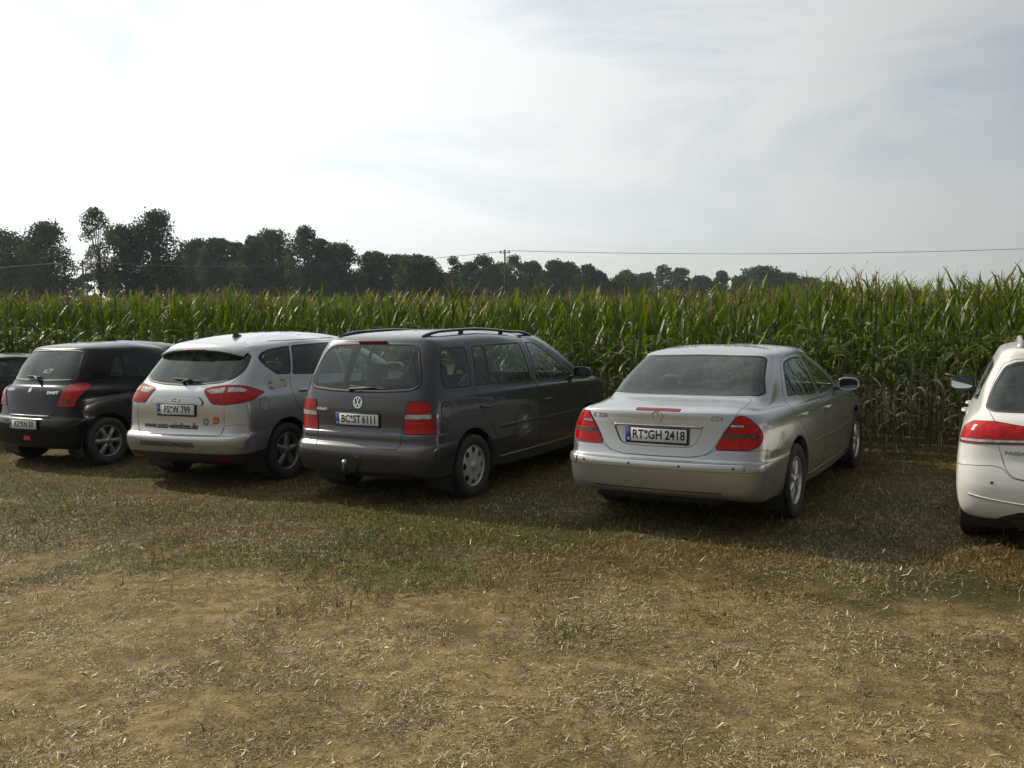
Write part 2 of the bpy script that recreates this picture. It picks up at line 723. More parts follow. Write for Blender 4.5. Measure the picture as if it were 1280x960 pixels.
    def extract(self, pids, side=1, both=False, lift=0.0, thick=0.0):
        """verts, faces, normals of the patch; side=-1 mirrors; both=True joins the two halves"""
        pids = pids if isinstance(pids, (list, tuple)) else [pids]
        idx, V, Nn, F = {}, [], [], []
        for f in self.bm.faces:
            if f[self.lp] not in pids:
                continue
            fi = []
            for v in f.verts:
                if v.index not in idx or True:
                    key = id_of(v)
                    if key not in idx:
                        idx[key] = len(V)
                        n = Vector(v[self.ln])
                        V.append(v.co + n * lift)
                        Nn.append(n)
                    fi.append(idx[key])
            F.append(fi)
        if side < 0:
            V = [Vector((-v.x, v.y, v.z)) for v in V]
            Nn = [Vector((-n.x, n.y, n.z)) for n in Nn]
            F = [list(reversed(f)) for f in F]
        elif both:
            m, V2, N2 = {}, [], []
            for i, v in enumerate(V):
                if abs(v.x) < 1e-5:
                    m[i] = i
                else:
                    m[i] = len(V) + len(V2)
                    V2.append(Vector((-v.x, v.y, v.z)))
                    N2.append(Vector((-Nn[i].x, Nn[i].y, Nn[i].z)))
            F = F + [[m[i] for i in reversed(f)] for f in F]
            V, Nn = V + V2, Nn + N2
        return V, F, Nn

    def panel(self, name, pids, mat, parent, side=1, both=False, lift=0.0, edge=0.012, seam=0.0, seam_mat=None):
        V, F, Nn = self.extract(pids, side, both, lift)
        if not F:
            print('EMPTY PANEL', name)
            return None
        loops = boundary_loops(F, V)
        nf = len(F)
        if edge > 0:                                    # turned-in edge gives the panel its thickness
            for lp in loops:
                base = len(V)
                for i in lp:
                    V.append(V[i] - Nn[i] * edge)
                    Nn.append(Nn[i])
                m = len(lp)
                for k in range(m):
                    F.append([lp[(k + 1) % m], lp[k], base + k, base + (k + 1) % m])
        me = bpy.data.meshes.new(name)
        me.from_pydata([v[:] for v in V], [], F)
        me.polygons.foreach_set('use_smooth', [True] * len(F))
        me.materials.append(mat)
        me.update()
        if len(me.vertices) == len(Nn):
            ln = []
            for p in me.polygons:
                if p.index < nf:
                    ln += [Nn[vi] for vi in p.vertices]
                else:
                    ln += [p.normal] * len(p.vertices)
            me.normals_split_custom_set([n[:] for n in ln])
        ob = link(name, me, None, parent)
        ob['_loops'] = 0
        del ob['_loops']
        if seam > 0:
            rv, rf = [], []
            for lp in loops:
                rib(rv, rf, [V[i] for i in lp], [Nn[i] for i in lp], seam, 0.0012 if seam < .008 else 0.003)
            link('seal_gap_strip', mesh_from('seal_gap_strip', rv, rf, seam_mat or M['rubber']), None, ob)  # real seal round windows; on panel joints a dark strip imitating gap shade
        return ob

    def hit(self, mode, a, b):
        """3D point and normal of the shell under a 2D point"""
        if mode == 'side':
            r = self.bvh.ray_cast(Vector((3, a, b)), Vector((-1, 0, 0)))
        elif mode == 'rear':
            s = -1 if a < 0 else 1
            r = self.bvh.ray_cast(Vector((abs(a), -3, b)), Vector((0, 1, 0)))
            if r[0] is None:
                return None, None
            return Vector((s * r[0].x, r[0].y, r[0].z)), Vector((s * r[1].x, r[1].y, r[1].z))
        else:
            r = self.bvh.ray_cast(Vector((abs(a), b, 5)), Vector((0, 0, -1)))
            s = -1 if a < 0 else 1
            if r[0] is None:
                return None, None
            return Vector((s * r[0].x, r[0].y, r[0].z)), Vector((s * r[1].x, r[1].y, r[1].z))
        return r[0], r[1]


_ids = {}


def id_of(v):
    return v.index


def inside(x, y, poly):
    c = False
    j = len(poly) - 1
    for i in range(len(poly)):
        xi, yi = poly[i]
        xj, yj = poly[j]
        if (yi > y) != (yj > y) and x < (xj - xi) * (y - yi) / (yj - yi) + xi:
            c = not c
        j = i
    return c


def boundary_loops(F, V):
    cnt = {}
    for f in F:
        for k in range(len(f)):
            a, b = f[k], f[(k + 1) % len(f)]
            cnt[(a, b)] = cnt.get((a, b), 0) + 1
    nxt = {}
    for (a, b) in cnt:
        if (b, a) not in cnt:
            nxt.setdefault(a, []).append(b)
    loops = []
    while nxt:
        a = next(iter(nxt))
        lp = [a]
        cur = a
        while True:
            ns = nxt.get(cur)
            if not ns:
                break
            b = ns.pop()
            if not ns:
                del nxt[cur]
            if b == a:
                break
            lp.append(b)
            cur = b
        if len(lp) > 2:
            loops.append(lp)
    return loops


def rib(V, F, pts, nrm, w, h, close=True):
    """low rounded strip along a line on the surface (seal, seam, trim)"""
    P, Nn = [], []
    for p, n in zip(pts, nrm):
        if not P or (p - P[-1]).length > max(.004, w * .4):
            P.append(p)
            Nn.append(n)
    if close and len(P) > 3 and (P[-1] - P[0]).length < max(.004, w * .4):
        P.pop()
        Nn.pop()
    m = len(P)
    if m < 3:
        return
    base = len(V)
    for i in range(m):
        if close:
            t = P[(i + 1) % m] - P[i - 1]
        else:
            t = P[min(i + 1, m - 1)] - P[max(i - 1, 0)]
        t.normalize()
        b = t.cross(Nn[i]).normalized()
        V.append(P[i] + b * w * .5 - Nn[i] * .002)
        V.append(P[i] + b * w * .35 + Nn[i] * h)
        V.append(P[i] - b * w * .35 + Nn[i] * h)
        V.append(P[i] - b * w * .5 - Nn[i] * .002)
    for i in range(m if close else m - 1):
        j = (i + 1) % m
        for k in range(3):
            F.append((base + i * 4 + k, base + i * 4 + k + 1, base + j * 4 + k + 1, base + j * 4 + k))


def rounded(poly, r, n=4):
    """round the corners of a 2D polygon; r may be one radius or one per corner"""
    out = []
    m = len(poly)
    for i in range(m):
        p0, p, p1 = Vector(poly[i - 1]), Vector(poly[i]), Vector(poly[(i + 1) % m])
        rr = r[i] if isinstance(r, (list, tuple)) else r
        a, b = (p0 - p), (p1 - p)
        rr = min(rr, a.length * .48, b.length * .48)
        if rr < 1e-4:
            out.append((p.x, p.y))
            continue
        a, b = p + a.normalized() * rr, p + b.normalized() * rr
        for k in range(n + 1):
            t = k / n
            q = a * (1 - t) ** 2 + p * 2 * t * (1 - t) + b * t * t
            out.append((q.x, q.y))
    return out


def circle(cy, cz, r, n=36):
    return [(cy + r * math.cos(2 * math.pi * k / n), cz + r * math.sin(2 * math.pi * k / n)) for k in range(n)]


def symm(poly):
    """half outline given for x>=0 from top centre to bottom centre -> closed polygon overshooting x=0"""
    return [(-.02, poly[0][1])] + list(poly) + [(-.02, poly[-1][1])]


def flat_on(body, me, co, mode, cx, cz, lift=0.002, side=1):
    """lay a flat text/emblem mesh on the shell: its x runs to the viewer's right"""
    N = len(co)
    out = np.zeros((N, 3))
    for i in range(N):
        a, b, c = co[i]
        if mode == 'rear':
            p, n = body.hit('rear', cx + a, cz + b)
        elif mode == 'side':
            p, n = body.hit('side', cx + a, cz + b)
        if p is None:
            p, n = Vector((0, 0, 0)), Vector((0, 0, 1))
        q = p + n * (lift + c)
        out[i] = (q.x * (side if mode == 'side' else 1), q.y, q.z)
    me.vertices.foreach_set('co', out.ravel())
    me.update()
    return me


def lettering(body, name, s, size, cx, cz, mat, parent, mode='rear', sx=1.0, bold=0.0, shear=0.0, lift=0.003, depth=0.0, spacing=1.0):
    me, co = text_mesh(s, size, sx, depth, bold, shear, spacing)
    flat_on(body, me, co, mode, cx, cz, lift)
    me.materials.append(mat)
    return link(name, me, None, parent)


def poly_on(body, name, polys, cx, cz, mat, parent, mode='rear', lift=0.003, thick=0.004):
    """emblem pieces: 2D polygons raised off the shell"""
    V, F = [], []
    for poly in polys:
        b = len(V)
        top, bot = [], []
        for (a, c) in poly:
            p, n = body.hit(mode, cx + a, cz + c)
            if p is None:
                continue
            top.append(p + n * (lift + thick))
            bot.append(p)
        m = len(top)
        V += top + bot
        F.append([b + k for k in range(m)])
        for k in range(m):
            F.append([b + k, b + m + k, b + m + (k + 1) % m, b + (k + 1) % m])
    return link(name, mesh_from(name, V, F, mat, smooth=False), None, parent)


def ring_poly(r0, r1, n=24, sx=1.0):
    out = []
    for k in range(n):
        a, b = 2 * math.pi * k / n, 2 * math.pi * (k + 1) / n
        out.append([(sx * r0 * math.cos(a), r0 * math.sin(a)), (sx * r1 * math.cos(a), r1 * math.sin(a)),
                    (sx * r1 * math.cos(b), r1 * math.sin(b)), (sx * r0 * math.cos(b), r0 * math.sin(b))])
    return out


def bar_poly(p, q, w):
    p, q = Vector(p), Vector(q)
    d = (q - p).normalized()
    n = Vector((-d.y, d.x)) * w * .5
    return [tuple(p + n), tuple(p - n), tuple(q - n), tuple(q + n)]
def lv(yr, zr, wr, w, zq, zm, zn, yf, zf, rb=.10, rc=.22, wf=None, fb=.16, fc=.35):
    return (yr, zr, rb, rc, wr, zq, zm, zn, w, (wf if wf is not None else max(w - .07, 0)), fc, fb, yf, zf)


SEDAN = [
    lv(0.22, 0.285, 0.68, 0.74, 0.25, 0.2, 0.2, 4.6, 0.22),
    lv(0.085, 0.315, 0.808, 0.86, 0.285, 0.22, 0.22, 4.72, 0.22, 0.09, 0.2),
    lv(0.03, 0.365, 0.832, 0.885, 0.35, 0.3, 0.3, 4.79, 0.3, 0.1, 0.21),
    lv(0.005, 0.47, 0.848, 0.903, 0.46, 0.45, 0.45, 4.818, 0.45, 0.11, 0.22),
    lv(0, 0.572, 0.852, 0.91, 0.57, 0.56, 0.56, 4.8, 0.56, 0.11, 0.22),
    lv(0.012, 0.6, 0.852, 0.911, 0.598, 0.59, 0.59, 4.79, 0.6, 0.11, 0.22),
    lv(0.05, 0.622, 0.848, 0.911, 0.62, 0.62, 0.62, 4.77, 0.63, 0.11, 0.21),
    lv(0.07, 0.7, 0.852, 0.91, 0.7, 0.7, 0.69, 4.74, 0.68, 0.11, 0.21),
    lv(0.082, 0.82, 0.838, 0.905, 0.82, 0.8, 0.77, 4.66, 0.75, 0.12, 0.22),
    lv(0.088, 0.93, 0.81, 0.885, 0.92, 0.89, 0.85, 4.5, 0.81, 0.12, 0.23),
    lv(0.092, 0.992, 0.775, 0.862, 0.972, 0.94, 0.89, 4.38, 0.86, 0.12, 0.245),
    lv(0.122, 1.014, 0.752, 0.85, 0.988, 0.955, 0.91, 4.27, 0.89, 0.12, 0.26),
    lv(0.34, 1.048, 0.725, 0.85, 1, 0.965, 0.925, 4.08, 0.93, 0.1, 0.3),
    lv(0.6, 1.085, 0.722, 0.839, 1.025, 0.985, 0.96, 3.86, 0.975, 0.07, 0.28),
    lv(0.9, 1.245, 0.684, 0.749, 1.19, 1.19, 1.16, 3.53, 1.17, 0.05, 0.24),
    lv(1.19, 1.389, 0.619, 0.656, 1.346, 1.363, 1.311, 3.19, 1.346, 0.04, 0.2),
    lv(1.31, 1.43, 0.592, 0.628, 1.407, 1.424, 1.382, 3.06, 1.397, 0.03, 0.16),
    lv(1.62, 1.462, 0.41, 0.43, 1.454, 1.464, 1.442, 2.8, 1.442, 0.03, 0.12),
    lv(1.9, 1.474, 0, 0, 1.474, 1.474, 1.472, 2.6, 1.462, 0.02, 0.05)]
MINIVAN = [
    lv(0.25, 0.28, 0.66, 0.72, 0.24, 0.2, 0.2, 4.2, 0.22, fb=.12, fc=.26),
    lv(0.07, 0.305, 0.81, 0.85, 0.28, 0.23, 0.22, 4.32, 0.22, 0.07, 0.17, fb=.12, fc=.26),
    lv(0.028, 0.36, 0.828, 0.872, 0.35, 0.3, 0.3, 4.37, 0.3, 0.08, 0.17, fb=.12, fc=.26),
    lv(0, 0.465, 0.842, 0.893, 0.46, 0.45, 0.45, 4.39, 0.45, 0.08, 0.17, fb=.12, fc=.26),
    lv(0.008, 0.545, 0.842, 0.895, 0.54, 0.54, 0.54, 4.385, 0.55, 0.08, 0.17, fb=.12, fc=.26),
    lv(0.04, 0.582, 0.84, 0.894, 0.58, 0.58, 0.58, 4.37, 0.6, 0.08, 0.16, fb=.12, fc=.26),
    lv(0.062, 0.6, 0.838, 0.893, 0.6, 0.6, 0.6, 4.36, 0.63, 0.08, 0.16, fb=.12, fc=.26),
    lv(0.072, 0.685, 0.834, 0.892, 0.68, 0.68, 0.68, 4.33, 0.7, 0.08, 0.16, fb=.12, fc=.26),
    lv(0.09, 0.705, 0.833, 0.892, 0.7, 0.7, 0.7, 4.32, 0.78, 0.08, 0.16, fb=.12, fc=.26),
    lv(0.1, 0.9, 0.822, 0.884, 0.9, 0.89, 0.86, 4.3, 0.92, 0.08, 0.16, fb=.12, fc=.26),
    lv(0.112, 1.03, 0.805, 0.868, 1.02, 1, 0.96, 4.18, 0.995, 0.08, 0.16, fb=.12, fc=.26),
    lv(0.132, 1.1, 0.79, 0.852, 1.07, 1.035, 1, 3.98, 1.05, 0.07, 0.16),
    lv(0.23, 1.336, 0.742, 0.785, 1.286, 1.276, 1.256, 3.46, 1.306, 0.06, 0.14),
    lv(0.35, 1.542, 0.675, 0.7, 1.512, 1.512, 1.482, 2.99, 1.522, 0.05, 0.12),
    lv(0.4, 1.592, 0.625, 0.648, 1.577, 1.582, 1.542, 2.84, 1.572, 0.04, 0.1),
    lv(0.56, 1.632, 0.5, 0.55, 1.617, 1.622, 1.592, 2.62, 1.612, 0.03, 0.1),
    lv(0.9, 1.657, 0.28, 0.31, 1.652, 1.654, 1.642, 2.32, 1.644, 0.03, 0.1),
    lv(1.15, 1.667, 0, 0, 1.667, 1.667, 1.662, 2.1, 1.657, 0.02, 0.05)]
MPV = [
    lv(0.25, 0.24, 0.64, 0.72, 0.22, 0.2, 0.2, 4.2, 0.24),
    lv(0.1, 0.29, 0.798, 0.84, 0.27, 0.22, 0.22, 4.3, 0.24, 0.08, 0.17),
    lv(0.045, 0.36, 0.838, 0.885, 0.34, 0.3, 0.3, 4.36, 0.32, 0.1, 0.19),
    lv(0, 0.475, 0.856, 0.905, 0.46, 0.45, 0.45, 4.38, 0.46, 0.11, 0.2),
    lv(0, 0.535, 0.86, 0.912, 0.525, 0.53, 0.53, 4.375, 0.56, 0.11, 0.2),
    lv(0.016, 0.562, 0.859, 0.914, 0.56, 0.57, 0.57, 4.36, 0.62, 0.11, 0.2),
    lv(0.062, 0.582, 0.856, 0.914, 0.6, 0.61, 0.61, 4.35, 0.66, 0.11, 0.19),
    lv(0.08, 0.7, 0.85, 0.912, 0.71, 0.71, 0.71, 4.3, 0.73, 0.11, 0.19),
    lv(0.082, 0.85, 0.836, 0.906, 0.85, 0.83, 0.8, 4.2, 0.8, 0.11, 0.19),
    lv(0.088, 0.95, 0.816, 0.893, 0.95, 0.92, 0.88, 4.05, 0.88, 0.11, 0.19),
    lv(0.108, 1.03, 0.78, 0.872, 1.03, 0.99, 0.95, 3.98, 0.96, 0.115, 0.205),
    lv(0.145, 1.08, 0.755, 0.852, 1.09, 1.04, 1, 3.86, 1.03, 0.12, 0.21),
    lv(0.3, 1.25, 0.715, 0.792, 1.26, 1.24, 1.22, 3.37, 1.29, 0.12, 0.2),
    lv(0.47, 1.434, 0.645, 0.687, 1.444, 1.464, 1.434, 2.87, 1.484, 0.1, 0.17),
    lv(0.53, 1.503, 0.6, 0.632, 1.518, 1.548, 1.508, 2.72, 1.548, 0.08, 0.15),
    lv(0.8, 1.578, 0.43, 0.48, 1.583, 1.603, 1.578, 2.52, 1.598, 0.05, 0.12),
    lv(1.2, 1.63, 0.25, 0.28, 1.63, 1.64, 1.628, 2.28, 1.63, 0.03, 0.1),
    lv(1.55, 1.65, 0, 0, 1.65, 1.65, 1.648, 2.15, 1.645, 0.02, 0.05)]
HATCH = [
    lv(0.22, 0.22, 0.58, 0.66, 0.2, 0.18, 0.18, 3.5, 0.2),
    lv(0.08, 0.25, 0.738, 0.78, 0.23, 0.2, 0.2, 3.62, 0.22, 0.08, 0.15),
    lv(0.03, 0.34, 0.78, 0.822, 0.33, 0.3, 0.3, 3.68, 0.3, 0.08, 0.16),
    lv(0, 0.47, 0.793, 0.838, 0.46, 0.45, 0.45, 3.695, 0.45, 0.1, 0.17),
    lv(0.004, 0.56, 0.798, 0.844, 0.55, 0.54, 0.54, 3.69, 0.55, 0.1, 0.17),
    lv(0.022, 0.61, 0.797, 0.845, 0.6, 0.6, 0.6, 3.67, 0.62, 0.1, 0.17),
    lv(0.065, 0.635, 0.794, 0.845, 0.63, 0.63, 0.63, 3.65, 0.66, 0.1, 0.16),
    lv(0.085, 0.74, 0.784, 0.843, 0.73, 0.72, 0.72, 3.58, 0.73, 0.1, 0.16),
    lv(0.1, 0.87, 0.766, 0.836, 0.87, 0.84, 0.81, 3.45, 0.81, 0.1, 0.16),
    lv(0.118, 0.95, 0.746, 0.82, 0.95, 0.92, 0.88, 3.3, 0.88, 0.1, 0.16),
    lv(0.152, 1, 0.702, 0.802, 1, 0.97, 0.93, 3.2, 0.93, 0.12, 0.2),
    lv(0.195, 1.035, 0.682, 0.786, 1.035, 1, 0.96, 3.06, 0.98, 0.12, 0.2),
    lv(0.33, 1.245, 0.665, 0.73, 1.235, 1.215, 1.195, 2.7, 1.225, 0.1, 0.18),
    lv(0.48, 1.44, 0.597, 0.65, 1.42, 1.42, 1.39, 2.34, 1.43, 0.08, 0.16),
    lv(0.53, 1.482, 0.56, 0.612, 1.47, 1.47, 1.44, 2.24, 1.46, 0.06, 0.14),
    lv(0.75, 1.522, 0.42, 0.48, 1.515, 1.515, 1.49, 2.08, 1.5, 0.04, 0.1),
    lv(1.05, 1.542, 0.24, 0.28, 1.54, 1.54, 1.53, 1.9, 1.525, 0.03, 0.1),
    lv(1.35, 1.55, 0, 0, 1.55, 1.55, 1.55, 1.8, 1.54, 0.02, 0.05)]
ESTATE = [
    lv(0.25, 0.29, 0.66, 0.74, 0.26, 0.2, 0.2, 4.55, 0.24),
    lv(0.11, 0.32, 0.816, 0.85, 0.31, 0.24, 0.22, 4.68, 0.24, 0.075, 0.15),
    lv(0.05, 0.37, 0.849, 0.882, 0.36, 0.3, 0.3, 4.74, 0.32, 0.085, 0.16),
    lv(0.012, 0.44, 0.866, 0.902, 0.44, 0.44, 0.44, 4.771, 0.46, 0.095, 0.17),
    lv(0, 0.54, 0.872, 0.908, 0.54, 0.55, 0.55, 4.765, 0.56, 0.095, 0.17),
    lv(0.012, 0.62, 0.872, 0.91, 0.62, 0.62, 0.62, 4.75, 0.63, 0.095, 0.17),
    lv(0.03, 0.68, 0.87, 0.91, 0.68, 0.68, 0.68, 4.73, 0.68, 0.095, 0.17),
    lv(0.05, 0.74, 0.867, 0.909, 0.74, 0.74, 0.74, 4.7, 0.73, 0.095, 0.17),
    lv(0.06, 0.84, 0.856, 0.904, 0.84, 0.82, 0.8, 4.6, 0.8, 0.095, 0.17),
    lv(0.072, 0.94, 0.834, 0.886, 0.94, 0.91, 0.87, 4.42, 0.86, 0.095, 0.17),
    lv(0.1, 1.01, 0.788, 0.865, 1.01, 0.97, 0.92, 4.22, 0.92, 0.115, 0.21),
    lv(0.15, 1.05, 0.752, 0.848, 1.05, 1, 0.96, 3.9, 0.98, 0.13, 0.25),
    lv(0.33, 1.22, 0.72, 0.777, 1.2, 1.19, 1.17, 3.52, 1.19, 0.12, 0.22),
    lv(0.51, 1.39, 0.645, 0.682, 1.385, 1.395, 1.355, 3.14, 1.36, 0.1, 0.18),
    lv(0.56, 1.48, 0.6, 0.632, 1.465, 1.475, 1.435, 3.02, 1.445, 0.08, 0.15),
    lv(0.8, 1.513, 0.45, 0.5, 1.505, 1.51, 1.485, 2.8, 1.485, 0.05, 0.12),
    lv(1.2, 1.535, 0.25, 0.28, 1.535, 1.535, 1.525, 2.58, 1.515, 0.03, 0.1),
    lv(1.55, 1.53, 0, 0, 1.53, 1.53, 1.53, 2.4, 1.515, 0.02, 0.05)]
POSE = {'sedan': (1.128, 7.364, .530), 'minivan': (-1.545, 8.779, .520), 'mpv': (-3.685, 9.884, .420),
        'hatch': (-6.137, 11.489, .485), 'estate': (3.855, 5.93, .500)}
SPEC = {'sedan': SEDAN, 'minivan': MINIVAN, 'mpv': MPV, 'hatch': HATCH, 'estate': ESTATE}


# ---------------------------------------------------------------- car components
def disc_rim(style, r, mat):
    """rim face, local x points outwards; returns bmesh-made mesh"""
    bm = bmesh.new()
    V, F = [], []

    def add(vs, fs):
        b = len(V)
        V.extend(vs)
        F.extend([tuple(i + b for i in f) for f in fs])
    # barrel and flange
    v, f = lathe_data([(r * .93, -.09), (r * .90, .0), (r * .93, .018), (r * .985, .028), (r, .02), (r * 1.005, -.01), (r * 1.0, -.09)], 48)
    add(v, f)
    if style == 'spoke7' or style == 'spoke6' or style == 'spoke5' or style == 'twin5':
        n = {'spoke7': 7, 'spoke6': 6, 'spoke5': 5, 'twin5': 10}[style]
        w0, w1 = {'spoke7': (.030, .026), 'spoke6': (.030, .042), 'spoke5': (.040, .030), 'twin5': (.018, .013)}[style]
        for k in range(n):
            a = 2 * math.pi * k / n
            if style == 'twin5':
                a = 2 * math.pi * (k // 2) / 5 + (.20 if k % 2 else -.20)
            rad = Vector((0, math.cos(a), math.sin(a)))
            tan = Vector((0, -math.sin(a), math.cos(a)))
            sec = []
            for t, w, h in ((.12, w0, .012), (.4, w0 * .85, .020), (.7, (w0 + w1) / 2 * .95, .014), (.95, w1, .002)):
                c = rad * r * t
                sec.append([c + tan * w + Vector((h - .03, 0, 0)), c + tan * w * .8 + Vector((h, 0, 0)), c + Vector((h + .004, 0, 0)),
                            c - tan * w * .8 + Vector((h, 0, 0)), c - tan * w + Vector((h - .03, 0, 0))])
            vs = [p for s_ in sec for p in s_]
            fs = [(i * 5 + j, i * 5 + j + 1, i * 5 + j + 6, i * 5 + j + 5) for i in range(3) for j in range(4)]
            add(vs, fs)
        v, f = lathe_data([(0, .026), (.028, .026), (.036, .018), (.072, .014), (.082, -.02)], 24)
        add(v, f)
    else:                                                  # pressed wheel cover with a ring of openings
        nh = 8
        seg, rr = 96, [0, .03, .05, .062, .09, .12, .14, .15, .16, .172, .182, .19, .2]
        rr = [x * r / .2 for x in rr]
        hh = [.030, .030, .024, .020, .022, .022, .021, .020, .019, .017, .013, .010, .012]
        vs, fs = [], []
        for i, q in enumerate(rr):
            for k in range(seg):
                a = 2 * math.pi * k / seg
                vs.append((hh[i], q * math.cos(a), q * math.sin(a)))
        for i in range(len(rr) - 1):
            for k in range(seg):
                a = (k + .5) / seg * nh
                fr = abs(a - round(a))
                q = (rr[i] + rr[i + 1]) / 2 / r
                inhole = ((fr / .25) ** 2 + ((q - .78) / .15) ** 2) < 1.0
                if not inhole:
                    fs.append((i * seg + k, i * seg + (k + 1) % seg, (i + 1) * seg + (k + 1) % seg, (i + 1) * seg + k))
        add(vs, fs)
        v, f = lathe_data([(0, .040), (.026, .040), (.034, .034), (.036, .024)], 24)
        add(v, f)
    me = mesh_from('rim', V, F, mat)
    return me


_wheel_cache = {}


def add_wheel(parent, loc, side, R_, rr, style, mat, steer=0.0, width=.205):
    key = (style, R_, rr, mat.name)
    if key not in _wheel_cache:
        w = width / 2
        prof = [(rr * .98, w * .72), (rr * 1.04, w * .92), ((R_ + rr) / 2, w * 1.03), (R_ * .955, w * .97), (R_ * .985, w * .84),
                (R_ * .992, w * .6), (R_ * .975, w * .57), (R_ * .975, w * .5), (R_, w * .47), (R_, w * .08), (R_ * .978, w * .05),
                (R_ * .978, -w * .05), (R_, -w * .08), (R_, -w * .47), (R_ * .975, -w * .5), (R_ * .992, -w * .6), (R_ * .98, -w * .86), ((R_ + rr) / 2, -w * 1.02),
                (rr, -w * .7)]
        V, F = lathe_data(prof, 64)
        # tread blocks on the shoulders
        tyre = mesh_from('tyre', V, F, M['tyre'])
        rim = disc_rim(style, rr, mat)
        V2, F2 = lathe_data([(0, -.055), (rr * .9, -.055), (rr * .93, -.12)], 24)
        V3, F3 = lathe_data([(0, -.035), (.13, -.035), (.135, -.05)], 32)
        b = len(V2)
        hub = mesh_from('brake_disc', V2 + V3, F2 + [tuple(i + b for i in f) for f in F3], M['steel_dark'])
        _wheel_cache[key] = (tyre, rim, hub)
    tyre, rim, hub = _wheel_cache[key]
    t = link('wheel', tyre, None, parent)
    t.location = loc
    t.rotation_euler = (random.uniform(0, 6.28), 0, steer) if side > 0 else (random.uniform(0, 6.28), 0, math.pi + steer)
    r = link('rim', rim, None, t)
    r.location = (width / 2 * .62, 0, 0)
    h = link('brake_disc', hub, None, t)
    h.location = (width / 2 * .62, 0, 0)
    return t


def add_plate(body, parent, cx, z, text, y_out=.012, split=None, tilt=0.0, frame_text=True):
    """number plate: black holder, white plate, blue band, seals and lettering"""
    p, n = body.hit('rear', 0.0, z)
    W, H = .520, .110
    y = min(body.hit('rear', 0.0, z - .05)[0].y, body.hit('rear', 0, z + .05)[0].y, body.hit('rear', .25, z)[0].y) - y_out
    bm = bmesh.new()
    rbox(bm, (0, 0, -.004), (W + .018, .014, H + .026), .005)
    pl = bm_to('license_plate', bm, M['black_plastic'], parent)
    pl.location = (cx, y, z)
    pl.rotation_euler = (tilt, 0, 0)
    bm = bmesh.new()
    rbox(bm, (.021, -.0075, 0), (W - .042, .004, H - .003), .0015, seg=1)
    bm_to('plate_face', bm, M['plate_white'], pl)
    bm = bmesh.new()
    rbox(bm, (-W / 2 + .021, -.0075, 0), (.042, .0042, H - .003), .0015, seg=1)
    bm_to('blue_band', bm, M['plate_blue'], pl)
    parts = text.split('|')

    def put(s, x, sx, size=.102, mat=M['ink'], zz=0.0):
        me, co = text_mesh(s, size, sx, 0, .0030, 0, 1.02)
        co2 = np.stack([co[:, 0] + x, np.full(len(co), -.0102), co[:, 1] + zz], 1)
        me.vertices.foreach_set('co', co2.ravel())
        me.materials.append(mat)
        link('lettering', me, None, pl)
        return co[:, 0].min(), co[:, 0].max()
    x0 = -W / 2 + .055
    me, co = text_mesh(parts[0], .102, .74, 0, .0018)
    w0 = np.ptp(co[:, 0])
    me2, co = text_mesh(parts[1], .102, .74, 0, .0018)
    w1 = np.ptp(co[:, 0])
    me3, co = text_mesh(parts[2], .102, .74, 0, .0018)
    w2 = np.ptp(co[:, 0])
    gap = .042
    k = (W - .042 - .03 - gap - .028) / (w0 + w1 + w2)
    k = min(k, 1.15)
    tot = k * (w0 + w1 + w2) + gap + .028
    x0 = -W / 2 + .042 + (W - .042 - tot) / 2
    put(parts[0], x0 + k * w0 / 2, .74 * k)
    put(parts[1], x0 + k * w0 + gap + k * w1 / 2, .74 * k)
    put(parts[2], x0 + k * (w0 + w1) + gap + .028 + k * w2 / 2, .74 * k)
    sx = x0 + k * w0 + gap / 2
    for dz, mat in ((.026, M['ink_grey']), (-.020, M['alloy'])):
        V, F = lathe_data([(0, .0105), (.016, .0105), (.017, .008)], 16)
        V = [(v[1] + sx, -v[0], v[2] + dz) for v in V]
        link('seal_badge', mesh_from('seal_badge', V, F, mat), None, pl)
    # country letter on the blue band and a row of dealer print on the holder
    put('D', -W / 2 + .021, .9, .026, M['plate_white'], -.036)
    V, F = [], []
    for q in range(12):
        a = 2 * math.pi * q / 12
        cx_, cz_ = -W / 2 + .021 + .0125 * math.sin(a), .022 + .0125 * math.cos(a)
        b = len(V)
        V += [(cx_ - .0016, -.0102, cz_ - .0016), (cx_ + .0016, -.0102, cz_ - .0016), (cx_ + .0016, -.0102, cz_ + .0016), (cx_ - .0016, -.0102, cz_ + .0016)]
        F.append((b, b + 1, b + 2, b + 3))
    link('star_ring', mesh_from('star_ring', V, F, simple_cached('star_yellow', (.7, .55, .05))), None, pl)
    return pl


_sc = {}


def simple_cached(n, c, r=.5):
    if n not in _sc:
        _sc[n] = simple(n, c, r)
    return _sc[n]


